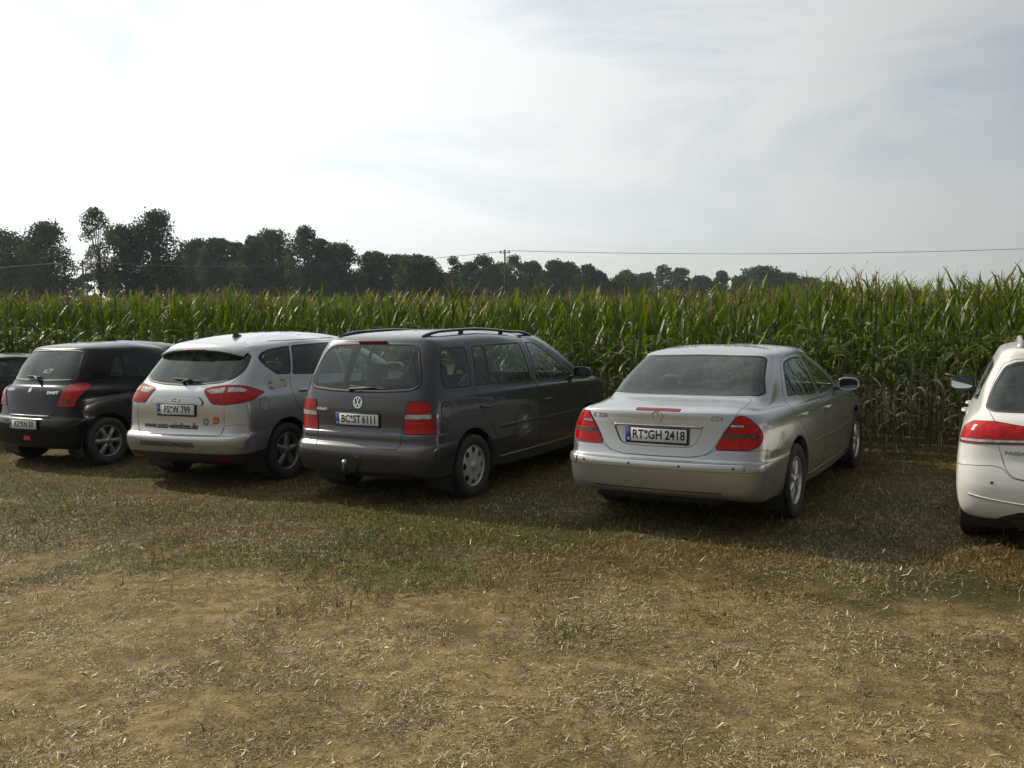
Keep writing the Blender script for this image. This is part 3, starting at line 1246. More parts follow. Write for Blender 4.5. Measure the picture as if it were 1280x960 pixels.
def seat(parent, name, x, y, z, w, hgt=.62, rest=True, mat=None, recl=.22):
    bm = bmesh.new()
    rbox(bm, (0, .02, .08), (w, .50, .16), .05)
    s_ = bm_to(name, bm, mat or M['interior'], parent)
    s_.location = (x, y, z)
    bm = bmesh.new()
    rot = Matrix.Rotation(recl, 3, 'X')
    rbox(bm, (0, 0, 0), (w * .94, .13, hgt), .05)
    bb = bm_to('backrest', bm, mat or M['interior'], s_)
    bb.location = (0, -.27, .10 + hgt / 2)
    bb.rotation_euler = (recl, 0, 0)
    if rest:
        xs = (0,) if w < .7 else (-w * .32, w * .32)
        for q in xs:
            bm = bmesh.new()
            rbox(bm, (0, 0, 0), (.26, .10, .17), .045)
            h = bm_to('headrest', bm, mat or M['interior'], s_)
            h.location = (q, -.27 - .5 * (hgt + .16) * math.sin(recl) - .02, .12 + hgt + .10)
            h.rotation_euler = (recl * .6, 0, 0)
            for dx in (-.05, .05):
                V, F = [], []
                a, b = tube_data([(q + dx, -.30 - .5 * hgt * math.sin(recl), hgt + .02), (q + dx, -.30 - .5 * hgt * math.sin(recl), .12 + hgt + .04)], .007, 6)
                F += [tuple(i + len(V) for i in f) for f in b]
                V += a
                link('headrest_post', mesh_from('headrest_post', V, F, M['steel_dark']), None, s_)
    return s_


def mirror(parent, side, loc, mat, sc=1.0, rim=None):
    """door mirror: shell tapering forwards, glass facing back, foot to the door"""
    V, F = [], []
    secs = [(.0, 1.0, 1.0), (.02, 1.04, 1.05), (.07, .96, .97), (.115, .72, .74), (.14, .35, .38)]
    n = 20
    outl = []
    for k in range(n):
        a = 2 * math.pi * k / n
        ex = .62
        c, s_ = math.cos(a), math.sin(a)
        outl.append((.118 * math.copysign(abs(c) ** ex, c), .074 * math.copysign(abs(s_) ** ex, s_) * (1 if s_ > 0 else .9)))
    for (dy, kx, kz) in secs:
        for (a, b) in outl:
            V.append((a * kx * sc, dy * sc, b * kz * sc))
    for i in range(len(secs) - 1):
        for k in range(n):
            F.append((i * n + k, i * n + (k + 1) % n, (i + 1) * n + (k + 1) % n, (i + 1) * n + k))
    F.append(tuple(range((len(secs) - 1) * n, len(secs) * n)))
    m = link('door_mirror', mesh_from('door_mirror', V, F, mat), None, parent)
    m.location = loc
    m.rotation_euler = (0, 0, -.08 * side)
    Vg = [(a * .94 * sc, .012 * sc, b * .92 * sc) for a, b in outl]
    g = link('mirror_glass', mesh_from('mirror_glass', Vg, [tuple(range(n))], M['mirror'], smooth=False), None, m)
    g.rotation_euler = (0, 0, -.10 * side)
    Vr, Fr = [], []
    rib(Vr, Fr, [Vector((a * .985 * sc, .0, b * .98 * sc)) for a, b in outl], [Vector((0, -1, 0))] * n, .014, .004)
    link('mirror_frame', mesh_from('mirror_frame', Vr, Fr, rim or mat), None, m)
    bm = bmesh.new()
    rbox(bm, (-side * .13 * sc, .06, -.055 * sc), (.12, .07, .035), .015)
    bm_to('mirror_foot', bm, M['black_plastic'], m)
    return m


def handle(body, door, y, z, side, mat, style='pull'):
    p, n = body.hit('side', y, z)
    x = p.x
    bm = bmesh.new()
    pts = [(-.095, -.004), (-.085, .018), (-.05, .027), (.05, .027), (.085, .018), (.095, -.004)]
    V, F = tube_data([(side * (x + b), y + a, z) for a, b in pts], [.010, .012, .013, .013, .012, .010], 8)
    h = link('door_handle', mesh_from('door_handle', V, F, mat), None, door)
    return h


def side_strip(body, door, y0, y1, z, h, side, mat, name='rub_strip', lift=.004):
    pts, nn = [], []
    k = 14
    for i in range(k + 1):
        y = y0 + (y1 - y0) * i / k
        p, n = body.hit('side', y, z)
        if p is None:
            continue
        pts.append(Vector((side * p.x, p.y, p.z)))
        nn.append(Vector((side * n.x, n.y, n.z)))
    V, F = [], []
    rib(V, F, pts, nn, h, lift, close=False)
    return link(name, mesh_from(name, V, F, mat), None, door)


def wiper(body, parent, x0, z0, x1, z1, pivot, mat=None):
    pts = []
    for i in range(8):
        t = i / 7
        p, n = body.hit('rear', x0 + (x1 - x0) * t, z0 + (z1 - z0) * t)
        pts.append(p + n * .016)
    w = tube('rear_wiper', pts, [.004] + [.009] * 6 + [.004], mat or M['rubber'], parent, 6)
    p, n = body.hit('rear', *pivot)
    tube('wiper_arm', [p + n * .002, p + n * .03, pts[4] + n * .012, pts[5]], [.020, .016, .010, .006], mat or M['black_plastic'], w, 8)
    return w


def fill_strip(body, name, z0, z1, smax, mat, parent):
    pass


def rail(parent, body, xs, y0, y1, h, mat, rad=.014, posts=3):
    """roof rail: long bar with curved-down ends and posts"""
    for s in (-1, 1):
        pts = []
        n = 16
        for i in range(n + 1):
            t = i / n
            y = y0 + (y1 - y0) * t
            x = xs[0] + (xs[1] - xs[0]) * t
            p, nn = body.hit('top', x, y)
            e = min(1, min(t, 1 - t) * n / 2.2)
            pts.append(Vector((s * p.x, p.y, p.z + h * math.sin(e * math.pi / 2) - .004)))
        rads = [rad * (1.5 if i in (0, n) else 1.2 if i in (1, n - 1) else 1) for i in range(n + 1)]
        r = tube('roof_rail', pts, rads, mat, parent, 8)
        for q in range(1, posts):
            i = round(n * q / posts)
            p, nn = body.hit('top', abs(pts[i].x), pts[i].y)
            bm = bmesh.new()
            rbox(bm, (pts[i].x, pts[i].y, (pts[i].z + p.z) / 2), (.024, .07, abs(pts[i].z - p.z) + .01), .008)
            bm_to('rail_post', bm, mat, r)


def build_car(kind, sp):
    levels = SPEC[kind]
    X, Y, th = sp['pose']
    body = Body(levels)
    P = sp['paint']
    root = empty(sp['name'], (X, Y, 0), -th)
    if sp.get('scale'):
        root.scale = sp['scale']
    tag(root, sp['label'], 'car', 'cars parked along the maize')
    ra, wb, R_, arch = sp['ra'], sp['wb'], sp['R'], sp['arch']
    tw = sp['track']
    hole = body.cut('side', circle(ra, R_ + .01, arch), 'hole')
    hole2 = body.cut('side', circle(ra + wb, R_ + .01, arch), 'hole')
    ids = {}
    order = sp['cuts']
    inv = {}
    for (name, mode, poly, rad, frm) in order:
        src = [0] if frm is None else [ids[f] for f in frm]
        if mode in ('rear', 'wrap', 'front') and poly[0][0] == 0:
            poly2 = [(-.05, poly[0][1])] + list(poly) + [(-.05, poly[-1][1])]
            rr = [0] + ([rad] * len(poly)) + [0]
            outline = rounded(poly2, rr)
        else:
            outline = rounded(poly, rad)
        lim = 2.4 if mode != 'front' else 2.6
        if mode == 'rear':
            lim = 1.6
        if mode == 'wrap':
            lim = 1.75
        ids[name] = body.cut(mode, outline, name, src, lim)
    body.bm.verts.index_update()
    seam, seal = .0045, .016
    body.panel('body_shell', 0, P, root, both=True, edge=.015)
    objs = {}
    for (name, mode, poly, rad, frm) in order:
        cfg = sp['mats'].get(name, {})
        mat = cfg.get('mat', P)
        par = cfg.get('parent')
        nm = cfg.get('name', name)
        single = cfg.get('both', mode in ('rear', 'front') or (mode == 'wrap' and poly[0][0] == 0))
        sw = cfg.get('seam', seam)
        lift = cfg.get('lift', 0)
        edge = cfg.get('edge', .012)
        if single:
            pr = objs.get((par, 0)) or root
            objs[(name, 0)] = body.panel(nm, ids[name], mat, pr, both=True, lift=lift, edge=edge, seam=sw)
        else:
            for s in (1, -1):
                pr = objs.get((par, s)) or objs.get((par, 0)) or root
                objs[(name, s)] = body.panel(nm, ids[name], mat, pr, side=s, lift=lift, edge=edge, seam=sw)
    # wheels, wells and floor
    L_ = levels[3][-2]
    for y in (ra, ra + wb):
        for s in (-1, 1):
            add_wheel(root, (s * tw, y, R_), s, R_, sp['rim_r'], sp['rim'], sp['rim_mat'], steer=(sp.get('steer', 0) if y > 2 else 0))
            V, F = [], []
            n = 20
            for k in range(n + 1):
                a = math.pi * (-.18 + 1.36 * k / n)
                for x in (sp['W'] - .045, .50):
                    V.append((s * x, y + arch * 1.03 * math.cos(a), R_ + .01 + arch * 1.03 * math.sin(a)))
            for k in range(n):
                F.append((2 * k, 2 * k + 1, 2 * k + 3, 2 * k + 2))
            F.append(tuple(2 * k + 1 for k in range(n + 1)))
            link('wheel_well', mesh_from('wheel_well', V, F, M['steel_dark']), None, root)
    bm = bmesh.new()
    rbox(bm, (0, L_ / 2, .27), (1.0, L_ - .5, .08), .02)
    for y0, y1 in ((ra + arch + .05, ra + wb - arch - .05),):
        rbox(bm, (0, (y0 + y1) / 2, .26), (sp['W'] * 2 - .16, y1 - y0, .08), .02)
    rbox(bm, (0, .5, .36), (1.1, .7, .18), .04)
    V, F = tube_data([(-.45, .10, .27), (-.45, .55, .27)], .09, 12)
    bm_to('underbody', bm, M['steel_dark'], root)
    # cabin
    fy, ry, zs = sp['seats']
    for x in (-.36, .36):
        seat(root, 'front_seat', x, fy, zs, .50)
    seat(root, 'rear_seat', 0, ry, zs + .03, 1.18, hgt=.56)
    bm = bmesh.new()
    rbox(bm, (0, fy + .95, zs + .38), (1.28, .42, .30), .07)
    bm_to('dashboard', bm, M['interior'], root)
    bm = bmesh.new()
    rbox(bm, (0, ry - .62 if kind == 'sedan' else ry - .45, zs + (.50 if kind == 'sedan' else .44)), (1.18, .50, .03), .01)
    bm_to('parcel_shelf', bm, M['interior'], root)
    V, F = [], []
    pts = [(-.36 + .18 * math.cos(a), fy + .58 + .07 * math.sin(a), zs + .50 + .17 * math.sin(a)) for a in np.linspace(0, 2 * math.pi, 25)]
    st = tube('steering_wheel', pts, .014, M['interior'], root, 8)
    tube('steering_column', [(-.36, fy + .58, zs + .50), (-.36, fy + .85, zs + .42)], .04, M['interior'], st, 8)
    return root, body, objs


def door_kit(body, objs, sp, mat_h=None):
    for (nm, y, z) in sp['handles']:
        for s in (1, -1):
            handle(body, objs[(nm, s)], y, z, s, mat_h or sp['paint'])


def common_mats(P, glass_side='glass', glass_rear='glass_rear'):
    G = M[glass_side]
    return {
        'rear_window': dict(mat=M[glass_rear], seam=.034, lift=-.002, parent=None),
        'windscreen': dict(mat=M['glass'], seam=.02),
        'quarter_window': dict(mat=G, seam=.018),
        'rear_door_window': dict(mat=G, seam=.018, parent='rear_door', name='window'),
        'rear_vent_window': dict(mat=G, seam=.016, parent='rear_door', name='window'),
        'front_door_window': dict(mat=M['glass'], seam=.018, parent='front_door', name='window'),
        'front_vent_window': dict(mat=M['glass'], seam=.016, parent='front_door', name='window'),
        'tail_light': dict(mat=M['lens_red'], seam=.007, lift=.005, edge=.02),
        'headlight': dict(both=False, mat=M['lens_clear'], seam=.007, lift=.003),
        'light_band': dict(mat=M['lens_clear'], seam=0, lift=.006, parent='tail_light', name='lens'),
        'light_band2': dict(mat=M['lens_smoke'], seam=0, lift=.006, parent='tail_light', name='lens'),
        'fuel_flap': dict(seam=.004, both=False),
    }


def flap(body, parent, y, z, ry, rz, P):
    """fuel flap on the right side: seam line and slightly proud lid"""
    pts, nn, V, F = [], [], [], []
    n = 24
    for k in range(n):
        a = 2 * math.pi * k / n
        p, q = body.hit('side', y + ry * math.cos(a), z + rz * math.sin(a))
        pts.append(p)
        nn.append(q)
    c, q = body.hit('side', y, z)
    V = [p + q_ * .0022 for p, q_ in zip(pts, nn)] + [c + q * .0022]
    F = [(k, (k + 1) % n, n) for k in range(n)]
    f = link('fuel_flap', mesh_from('fuel_flap', V, F, P), None, parent)
    V, F = [], []
    rib(V, F, pts, nn, .006, .0028)
    link('seal_gap_strip', mesh_from('seal_gap_strip', V, F, M['rubber']), None, f)  # dark strip imitating the shaded gap round the lid


def badge_ring(body, parent, cx, z, r, kind):
    """round emblem standing proud of the tailgate"""
    p, n = body.hit('rear', cx, z)
    tilt = math.atan2(n.z, -n.y)
    V, F = [], []

    def add(v, f):
        b = len(V)
        V.extend(v)
        F.extend([tuple(i + b for i in q) for q in f])

    def flat(poly, h0, h1):
        m = len(poly)
        b = len(V)
        V.extend([(a, -h1, c) for a, c in poly] + [(a, -h0, c) for a, c in poly])
        F.append(tuple(b + k for k in range(m)))
        for k in range(m):
            F.append((b + k, b + m + k, b + m + (k + 1) % m, b + (k + 1) % m))
    if kind == 'oval':
        for q in ring_poly(r * .88, r, 32, 2.4):
            flat(q, 0, .006)
        e = link('emblem', mesh_from('emblem', V, F, M['chrome'], False), None, parent)
        V, F = [], []
        flat([(2.4 * r * .9 * math.cos(a), r * .9 * math.sin(a)) for a in np.linspace(0, 2 * math.pi, 33)[:-1]], 0, .003)
        link('emblem_ground', mesh_from('emblem_ground', V, F, simple_cached('emblem_blue', (.02, .04, .16), .2), False), None, e)
        me, co = text_mesh('Ford', r * 1.5, 1.25, 0, .0005, .4)
        co2 = np.stack([co[:, 0], np.full(len(co), -.0045), co[:, 1] + .001], 1)
        me.vertices.foreach_set('co', co2.ravel())
        me.materials.append(M['chrome'])
        link('lettering', me, None, e)
    else:
        if kind != 'S':
            for q in ring_poly(r * .88, r, 32):
                flat(q, 0, .008)
        if kind == 'star':
            for k in range(3):
                a = math.pi / 2 + k * 2 * math.pi / 3
                d, t = Vector((math.cos(a), math.sin(a))), Vector((-math.sin(a), math.cos(a)))
                flat([tuple(d * r * .92), tuple(t * r * .12), tuple(-d * r * .07), tuple(-t * r * .12)], 0, .008)
        if kind == 'vw':
            w = r * .13
            for a, b in (((-.36, .80), (0, .06)), ((.36, .80), (0, .06)),
                         ((-.80, .38), (-.36, -.74)), ((-.36, -.74), (0, -.02)), ((0, -.02), (.36, -.74)), ((.36, -.74), (.80, .38))):
                flat(bar_poly((a[0] * r, a[1] * r), (b[0] * r, b[1] * r), w), 0, .008)
        if kind == 'S':
            pts = [(.9, .62), (.2, 1.0), (-.85, .35), (-.85, .1), (.25, -.45), (-.05, -.62), (-.5, -.35), (-.9, -.62),
                   (-.2, -1.0), (.85, -.35), (.85, -.1), (-.25, .45), (.05, .62), (.5, .35)]
            flat([(a * r, b * r) for a, b in pts], 0, .007)
        e = link('emblem', mesh_from('emblem', V, F, M['chrome'], False), None, parent)
        if kind == 'vw':
            V, F = [], []
            flat([(r * .9 * math.cos(a), r * .9 * math.sin(a)) for a in np.linspace(0, 2 * math.pi, 33)[:-1]], 0, .002)
            link('emblem_ground', mesh_from('emblem_ground', V, F, M['gloss_black'], False), None, e)
    e.location = (p.x, p.y - .001, p.z)
    e.rotation_euler = (-tilt, 0, 0)
    return e


def car_base(kind, **k):
    sp = dict(pose=POSE[kind])
    sp.update(k)
    return sp


def sticker(body, parent, mode, cx, cz, w, h, flip=False):
    """rectangular dealer sticker with coloured discs"""
    bm = bmesh.new()
    base = poly_on(body, 'sticker', [[(-w / 2, -h * .35), (-w * .3, -h / 2), (w / 2, -h * .25), (w / 2, h * .42), (w * .1, h * .38), (-w / 2, h * .25)]],
                   cx, cz, simple_cached('sticker_ground', (.42, .40, .30)), parent, mode, .002, .0006)
    cols = [(-.34, -.05, .30, (.10, .18, .28)), (-.02, .05, .26, (.52, .44, .18)), (.33, .10, .30, (.45, .09, .08))]
    for i, (a, b, r, c) in enumerate(cols):
        poly_on(body, 'sticker_disc', ring_poly(h * r * .45, h * r * 1.35, 16), cx + a * w, cz + b * h,
                simple_cached('sticker_%d' % i, c), base, mode, .003, .0006)
    return base


# ---------------------------------------------------------------- 1 silver saloon
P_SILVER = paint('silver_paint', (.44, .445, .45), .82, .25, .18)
sp = car_base('sedan', name='silver_saloon', label='silver four-door saloon with a low boot, parked second from the right in the row',
              paint=P_SILVER, ra=1.12, wb=2.854, R=.327, arch=.385, track=.785, W=.90, rim_r=.212, rim='spoke7', rim_mat=M['alloy'],
              seats=(2.45, 1.62, .30),
              cuts=[
                  ('rear_window', 'rear', [(0, 1.405), (.52, 1.395), (.572, 1.380), (.628, 1.23), (.678, 1.108), (.655, 1.094), (.3, 1.095), (0, 1.096)], .02, None),
                  ('windscreen', 'front', [(0, 1.32), (.50, 1.30), (.555, 1.28), (.72, 1.0), (.70, .985), (0, .985)], .02, None),
                  ('tail_light', 'wrap', [(.480, .712), (.545, .836), (.652, .982), (.715, .972), (.80, .912), (.862, .849), (.868, .80), (.84, .749), (.765, .712)], .03, None),
                  ('light_band', 'wrap', [(.595, .888), (.602, .910), (.70, .907), (.703, .890)], .006, ['tail_light']),
                  ('light_band2', 'wrap', [(.522, .800), (.546, .836), (.83, .830), (.835, .805)], .008, ['tail_light']),
                  ('boot_lid', 'rear', [(0, 1.087), (.30, 1.086), (.60, 1.082), (.632, 1.05), (.640, 1.0), (.625, .96), (.556, .868), (.460, .705), (.398, .662), (.287, .645), (0, .641)], .03, None),
                  ('plate_recess', 'rear', [(0, .876), (.385, .872), (.325, .745), (.27, .718), (0, .714)], .03, ['boot_lid']),
                  ('third_brake_light', 'rear', [(0, 1.019), (.19, 1.018), (.188, 1.002), (0, 1.003)], .003, ['boot_lid']),
                  ('rear_bumper', 'wrap', [(0, .637), (.30, .640), (.415, .668), (.480, .706), (.88, .706), (.97, .690), (1.55, .645), (1.55, .2), (0, .2)], .015, None),
                  ('rub_strip', 'wrap', [(0, .600), (.72, .601), (.72, .545), (0, .545)], 0.003, ['rear_bumper']),
                  ('rub_strip_side', 'wrap', [(.732, .600), (1.20, .603), (1.22, .575), (1.15, .545), (.732, .545)], .003, ['rear_bumper']),
                  ('headlight', 'front', [(.46, .70), (.60, .76), (.80, .77), (.84, .70), (.75, .62), (.50, .62)], .05, None),
                  ('grille', 'front', [(0, .78), (.34, .77), (.24, .60), (0, .59)], .02, None),
                  ('rear_door', 'side', [(2.125, 1.395), (1.75, 1.392), (1.53, 1.352), (1.30, 1.22), (1.16, 1.05), (1.10, .95), (1.20, .84), (1.40, .72), (1.54, .58), (1.60, .36), (2.10, .345), (2.165, .98)], .03, None),
                  ('front_door', 'side', [(2.130, 1.395), (2.62, 1.36), (2.95, 1.22), (3.20, 1.05), (3.38, .93), (3.42, .86), (3.40, .36), (2.105, .345), (2.170, .98)], .03, None),
                  ('rear_vent_window', 'side', [(1.265, 1.048), (1.33, 1.15), (1.405, 1.232), (1.445, 1.045)], .015, ['rear_door']),
                  ('rear_door_window', 'side', [(1.465, 1.042), (1.425, 1.248), (1.56, 1.325), (1.78, 1.352), (2.08, 1.352), (2.115, 1.012)], .03, ['rear_door']),
                  ('front_door_window', 'side', [(2.20, 1.345), (2.60, 1.318), (2.86, 1.195), (3.08, 1.05), (3.10, .992), (2.225, .998)], .03, ['front_door'])],
              mats={})
sp['mats'] = common_mats(P_SILVER)
sp['mats'].update({'plate_recess': dict(parent='boot_lid', lift=-.010, edge=-.011, seam=.002), 'third_brake_light': dict(mat=M['lens_dark_red'], parent='boot_lid', seam=.004, lift=.002),
                   'rub_strip': dict(parent='rear_bumper', lift=.006, edge=.01, seam=.003), 'rub_strip_side': dict(parent='rear_bumper', lift=.006, edge=.01, seam=.003, name='rub_strip'),
                   'grille': dict(mat=M['black_plastic'])})
root, body, ob = build_car('sedan', sp)
lid, bmp = ob[('boot_lid', 0)], ob[('rear_bumper', 0)]
for s in (1, -1):
    for n_, y, z in (('rear_door', 1.38, .885), ('front_door', 2.30, .862)):
        handle(body, ob[(n_, s)], y, z, s, P_SILVER)
    side_strip(body, ob[('rear_door', s)], 1.62, 2.10, .60, .035, s, P_SILVER)
    side_strip(body, ob[('front_door', s)], 2.20, 3.36, .585, .035, s, P_SILVER)
    side_strip(body, root, 1.55, 3.50, .31, .03, s, P_SILVER, 'sill_trim', .006)
    mirror(root, s, (s * .955, 3.02, 1.025), P_SILVER, .86)
add_plate(body, lid, 0, .806, 'RT|GH|2418', y_out=.004)
badge_ring(body, lid, 0, .958, .046, 'star')
lettering(body, 'lettering', 'E 220', .055, -.52, .945, M['alloy_dark'], lid, sx=1.1, bold=.001, depth=.001)
lettering(body, 'lettering', 'CDI', .050, .49, .952, M['alloy_dark'], lid, sx=1.1, bold=.001, depth=.001)
tube('boot_handle', [(-.385, body.hit('rear', .385, .884)[0].y - .004, .884)] + [(x, body.hit('rear', abs(x), .884)[0].y - .012, .884) for x in np.linspace(-.36, .36, 9)] + [(.385, body.hit('rear', .385, .884)[0].y - .004, .884)], .006, P_SILVER, lid, 6)
for x in (-.64, -.215, .215, .64):
    p, n = body.hit('rear', x, .574)
    V, F = lathe_data([(0, .0), (.010, .0), (.0105, -.004)], 14)
    pts = [Vector((v[1], -v[0], v[2])) + p + n * .0085 for v in V]
    link('parking_sensor', mesh_from('parking_sensor', pts, F, M['black_plastic']), None, bmp)
tube('exhaust_pipe', [(.42, .6, .28), (.42, .20, .27)], .032, M['steel_dark'], root, 12)
V, F = [], []
for x in (-.42, -.30, -.2, -.1, 0, .1, .2, .30, .42):
    pass
pts, nn = [], []
for x in np.linspace(-.55, .55, 14):
    p, n = body.hit('rear', x, .37)
    pts.append(p)
    nn.append(n)
rib(V, F, pts, nn, .014, .002, close=False)
link('bumper_groove', mesh_from('bumper_groove', V, F, M['black_plastic']), None, bmp)

# ---------------------------------------------------------------- 2 dark grey people carrier
P_ANTH = paint('anthracite_paint', (.050, .052, .060), .6, .27, .10)
sp = car_base('minivan', name='grey_people_carrier', label='dark grey people carrier with black roof rails, parked left of the silver saloon',
              paint=P_ANTH, ra=.81, wb=2.678, R=.316, arch=.372, track=.775, W=.885, rim_r=.205, rim='cover', rim_mat=M['hubcap'],
              seats=(2.15, 1.25, .42),
              cuts=[
                  ('rear_window', 'rear', [(0, 1.548), (.48, 1.535), (.568, 1.490), (.63, 1.32), (.672, 1.20), (.655, 1.135), (.575, 1.108), (.3, 1.092), (0, 1.087)], .05, None),
                  ('windscreen', 'front', [(0, 1.48), (.56, 1.47), (.60, 1.44), (.75, 1.10), (.73, 1.05), (0, 1.05)], .02, None),
                  ('tail_light', 'wrap', [(.562, 1.0), (.772, 1.005), (.802, .962), (.842, .702), (.522, .700)], .03, None),
                  ('light_band', 'wrap', [(.535, .838), (.547, .884), (.803, .888), (.812, .842)], .006, ['tail_light']),
                  ('tailgate', 'wrap', [(0, 1.572), (.580, 1.558), (.650, 1.43), (.715, 1.20), (.765, 1.08), (.782, 1.012), (.55, 1.006), (.513, .698), (.505, .585), (.49, .560), (0, .557)], .02, None),
                  ('rear_bumper', 'wrap', [(0, .553), (.49, .556), (.512, .585), (.520, .697), (1.02, .704), (1.20, .690), (1.20, .2), (0, .2)], .012, None),
                  ('headlight', 'front', [(.46, .68), (.56, .78), (.74, .82), (.76, .76), (.70, .66), (.50, .62)], .05, None),
                  ('grille', 'front', [(0, .72), (.42, .72), (.40, .60), (0, .59)], .02, None),
                  ('quarter_window', 'side', [(.425, 1.118), (.400, 1.19), (.485, 1.455), (.55, 1.492), (.925, 1.495), (.865, 1.108)], .05, None),
                  ('rear_door', 'side', [(.99, 1.525), (2.145, 1.525), (2.155, 1.05), (2.18, .84), (2.165, .345), (1.34, .345), (1.28, .50), (1.17, .66), (1.02, .83), (.935, .985), (.90, 1.09)], .03, None),
                  ('front_door', 'side', [(2.155, 1.525), (2.52, 1.508), (2.82, 1.36), (3.10, 1.20), (3.38, 1.04), (3.42, .95), (3.38, .345), (2.175, .345), (2.19, .84), (2.165, 1.05)], .03, None),
                  ('rear_vent_window', 'side', [(.955, 1.108), (1.05, 1.490), (1.26, 1.494), (1.175, 1.102)], .02, ['rear_door']),
                  ('rear_door_window', 'side', [(1.205, 1.100), (1.295, 1.494), (2.07, 1.494), (2.075, 1.068)], .03, ['rear_door']),
                  ('front_door_window', 'side', [(2.215, 1.064), (2.235, 1.492), (2.49, 1.478), (2.74, 1.355), (2.99, 1.205), (2.99, 1.050)], .03, ['front_door']),
                  ('front_vent_window', 'side', [(3.035, 1.052), (3.035, 1.172), (3.27, 1.050)], .01, ['front_door'])],
              mats={})
sp['mats'] = common_mats(P_ANTH, glass_rear='glass_rear')
sp['mats']['grille'] = dict(mat=M['black_plastic'])
sp['mats']['quarter_window'] = dict(mat=M['glass'], seam=.02)
root, body, ob = build_car('minivan', sp)
gate, bmp = ob[('tailgate', 0)], ob[('rear_bumper', 0)]
for s in (1, -1):
    for n_, y, z in (('rear_door', 1.07, .885), ('front_door', 2.36, .850)):
        handle(body, ob[(n_, s)], y, z, s, P_ANTH)
    side_strip(body, ob[('rear_door', s)], 1.32, 2.12, .655, .040, s, P_ANTH)
    side_strip(body, ob[('front_door', s)], 2.23, 3.34, .640, .040, s, P_ANTH)
    side_strip(body, root, 1.30, 3.10, .335, .030, s, P_ANTH, 'sill_trim', .010)
    mirror(root, s, (s * .965, 3.10, 1.10), P_ANTH, .92)
add_plate(body, gate, -.005, .820, 'BC|ST|6111', y_out=.006)
badge_ring(body, gate, 0, .985, .056, 'vw')
lettering(body, 'lettering', 'TOURAN', .040, -.50, .905, M['chrome'], gate, sx=1.2, bold=.0008, depth=.001)
wiper(body, gate, -.12, 1.135, .37, 1.108, (-.10, 1.10))
bm = bmesh.new()
rbox(bm, (0, .355, 1.562), (.34, .03, .022), .006)
bm_to('third_brake_light', bm, M['lens_dark_red'], gate)
rail(root, body, (.52, .53), .48, 2.62, .038, M['gloss_black'], .015, 3)
flap(body, root, .385, .905, .075, .085, P_ANTH)
hk = tube('tow_hitch', [(-.02, .35, .30), (-.02, .06, .30), (-.02, -.07, .32), (-.02, -.10, .36), (-.02, -.10, .41)], [.022, .022, .020, .018, .014], M['steel_dark'], root, 10)
bm = bmesh.new()
bmesh.ops.create_uvsphere(bm, u_segments=14, v_segments=10, radius=.026)
o_ = bm_to('tow_ball', bm, M['alloy'], hk)
o_.location = (-.02, -.10, .43)
# person-sized blanket over a seat back and child seat seen through the rear glass are kept as plain grey shapes
seat(root, 'third_row_seat', .33, .92, .48, .46, hgt=.46, mat=M['interior_grey'])

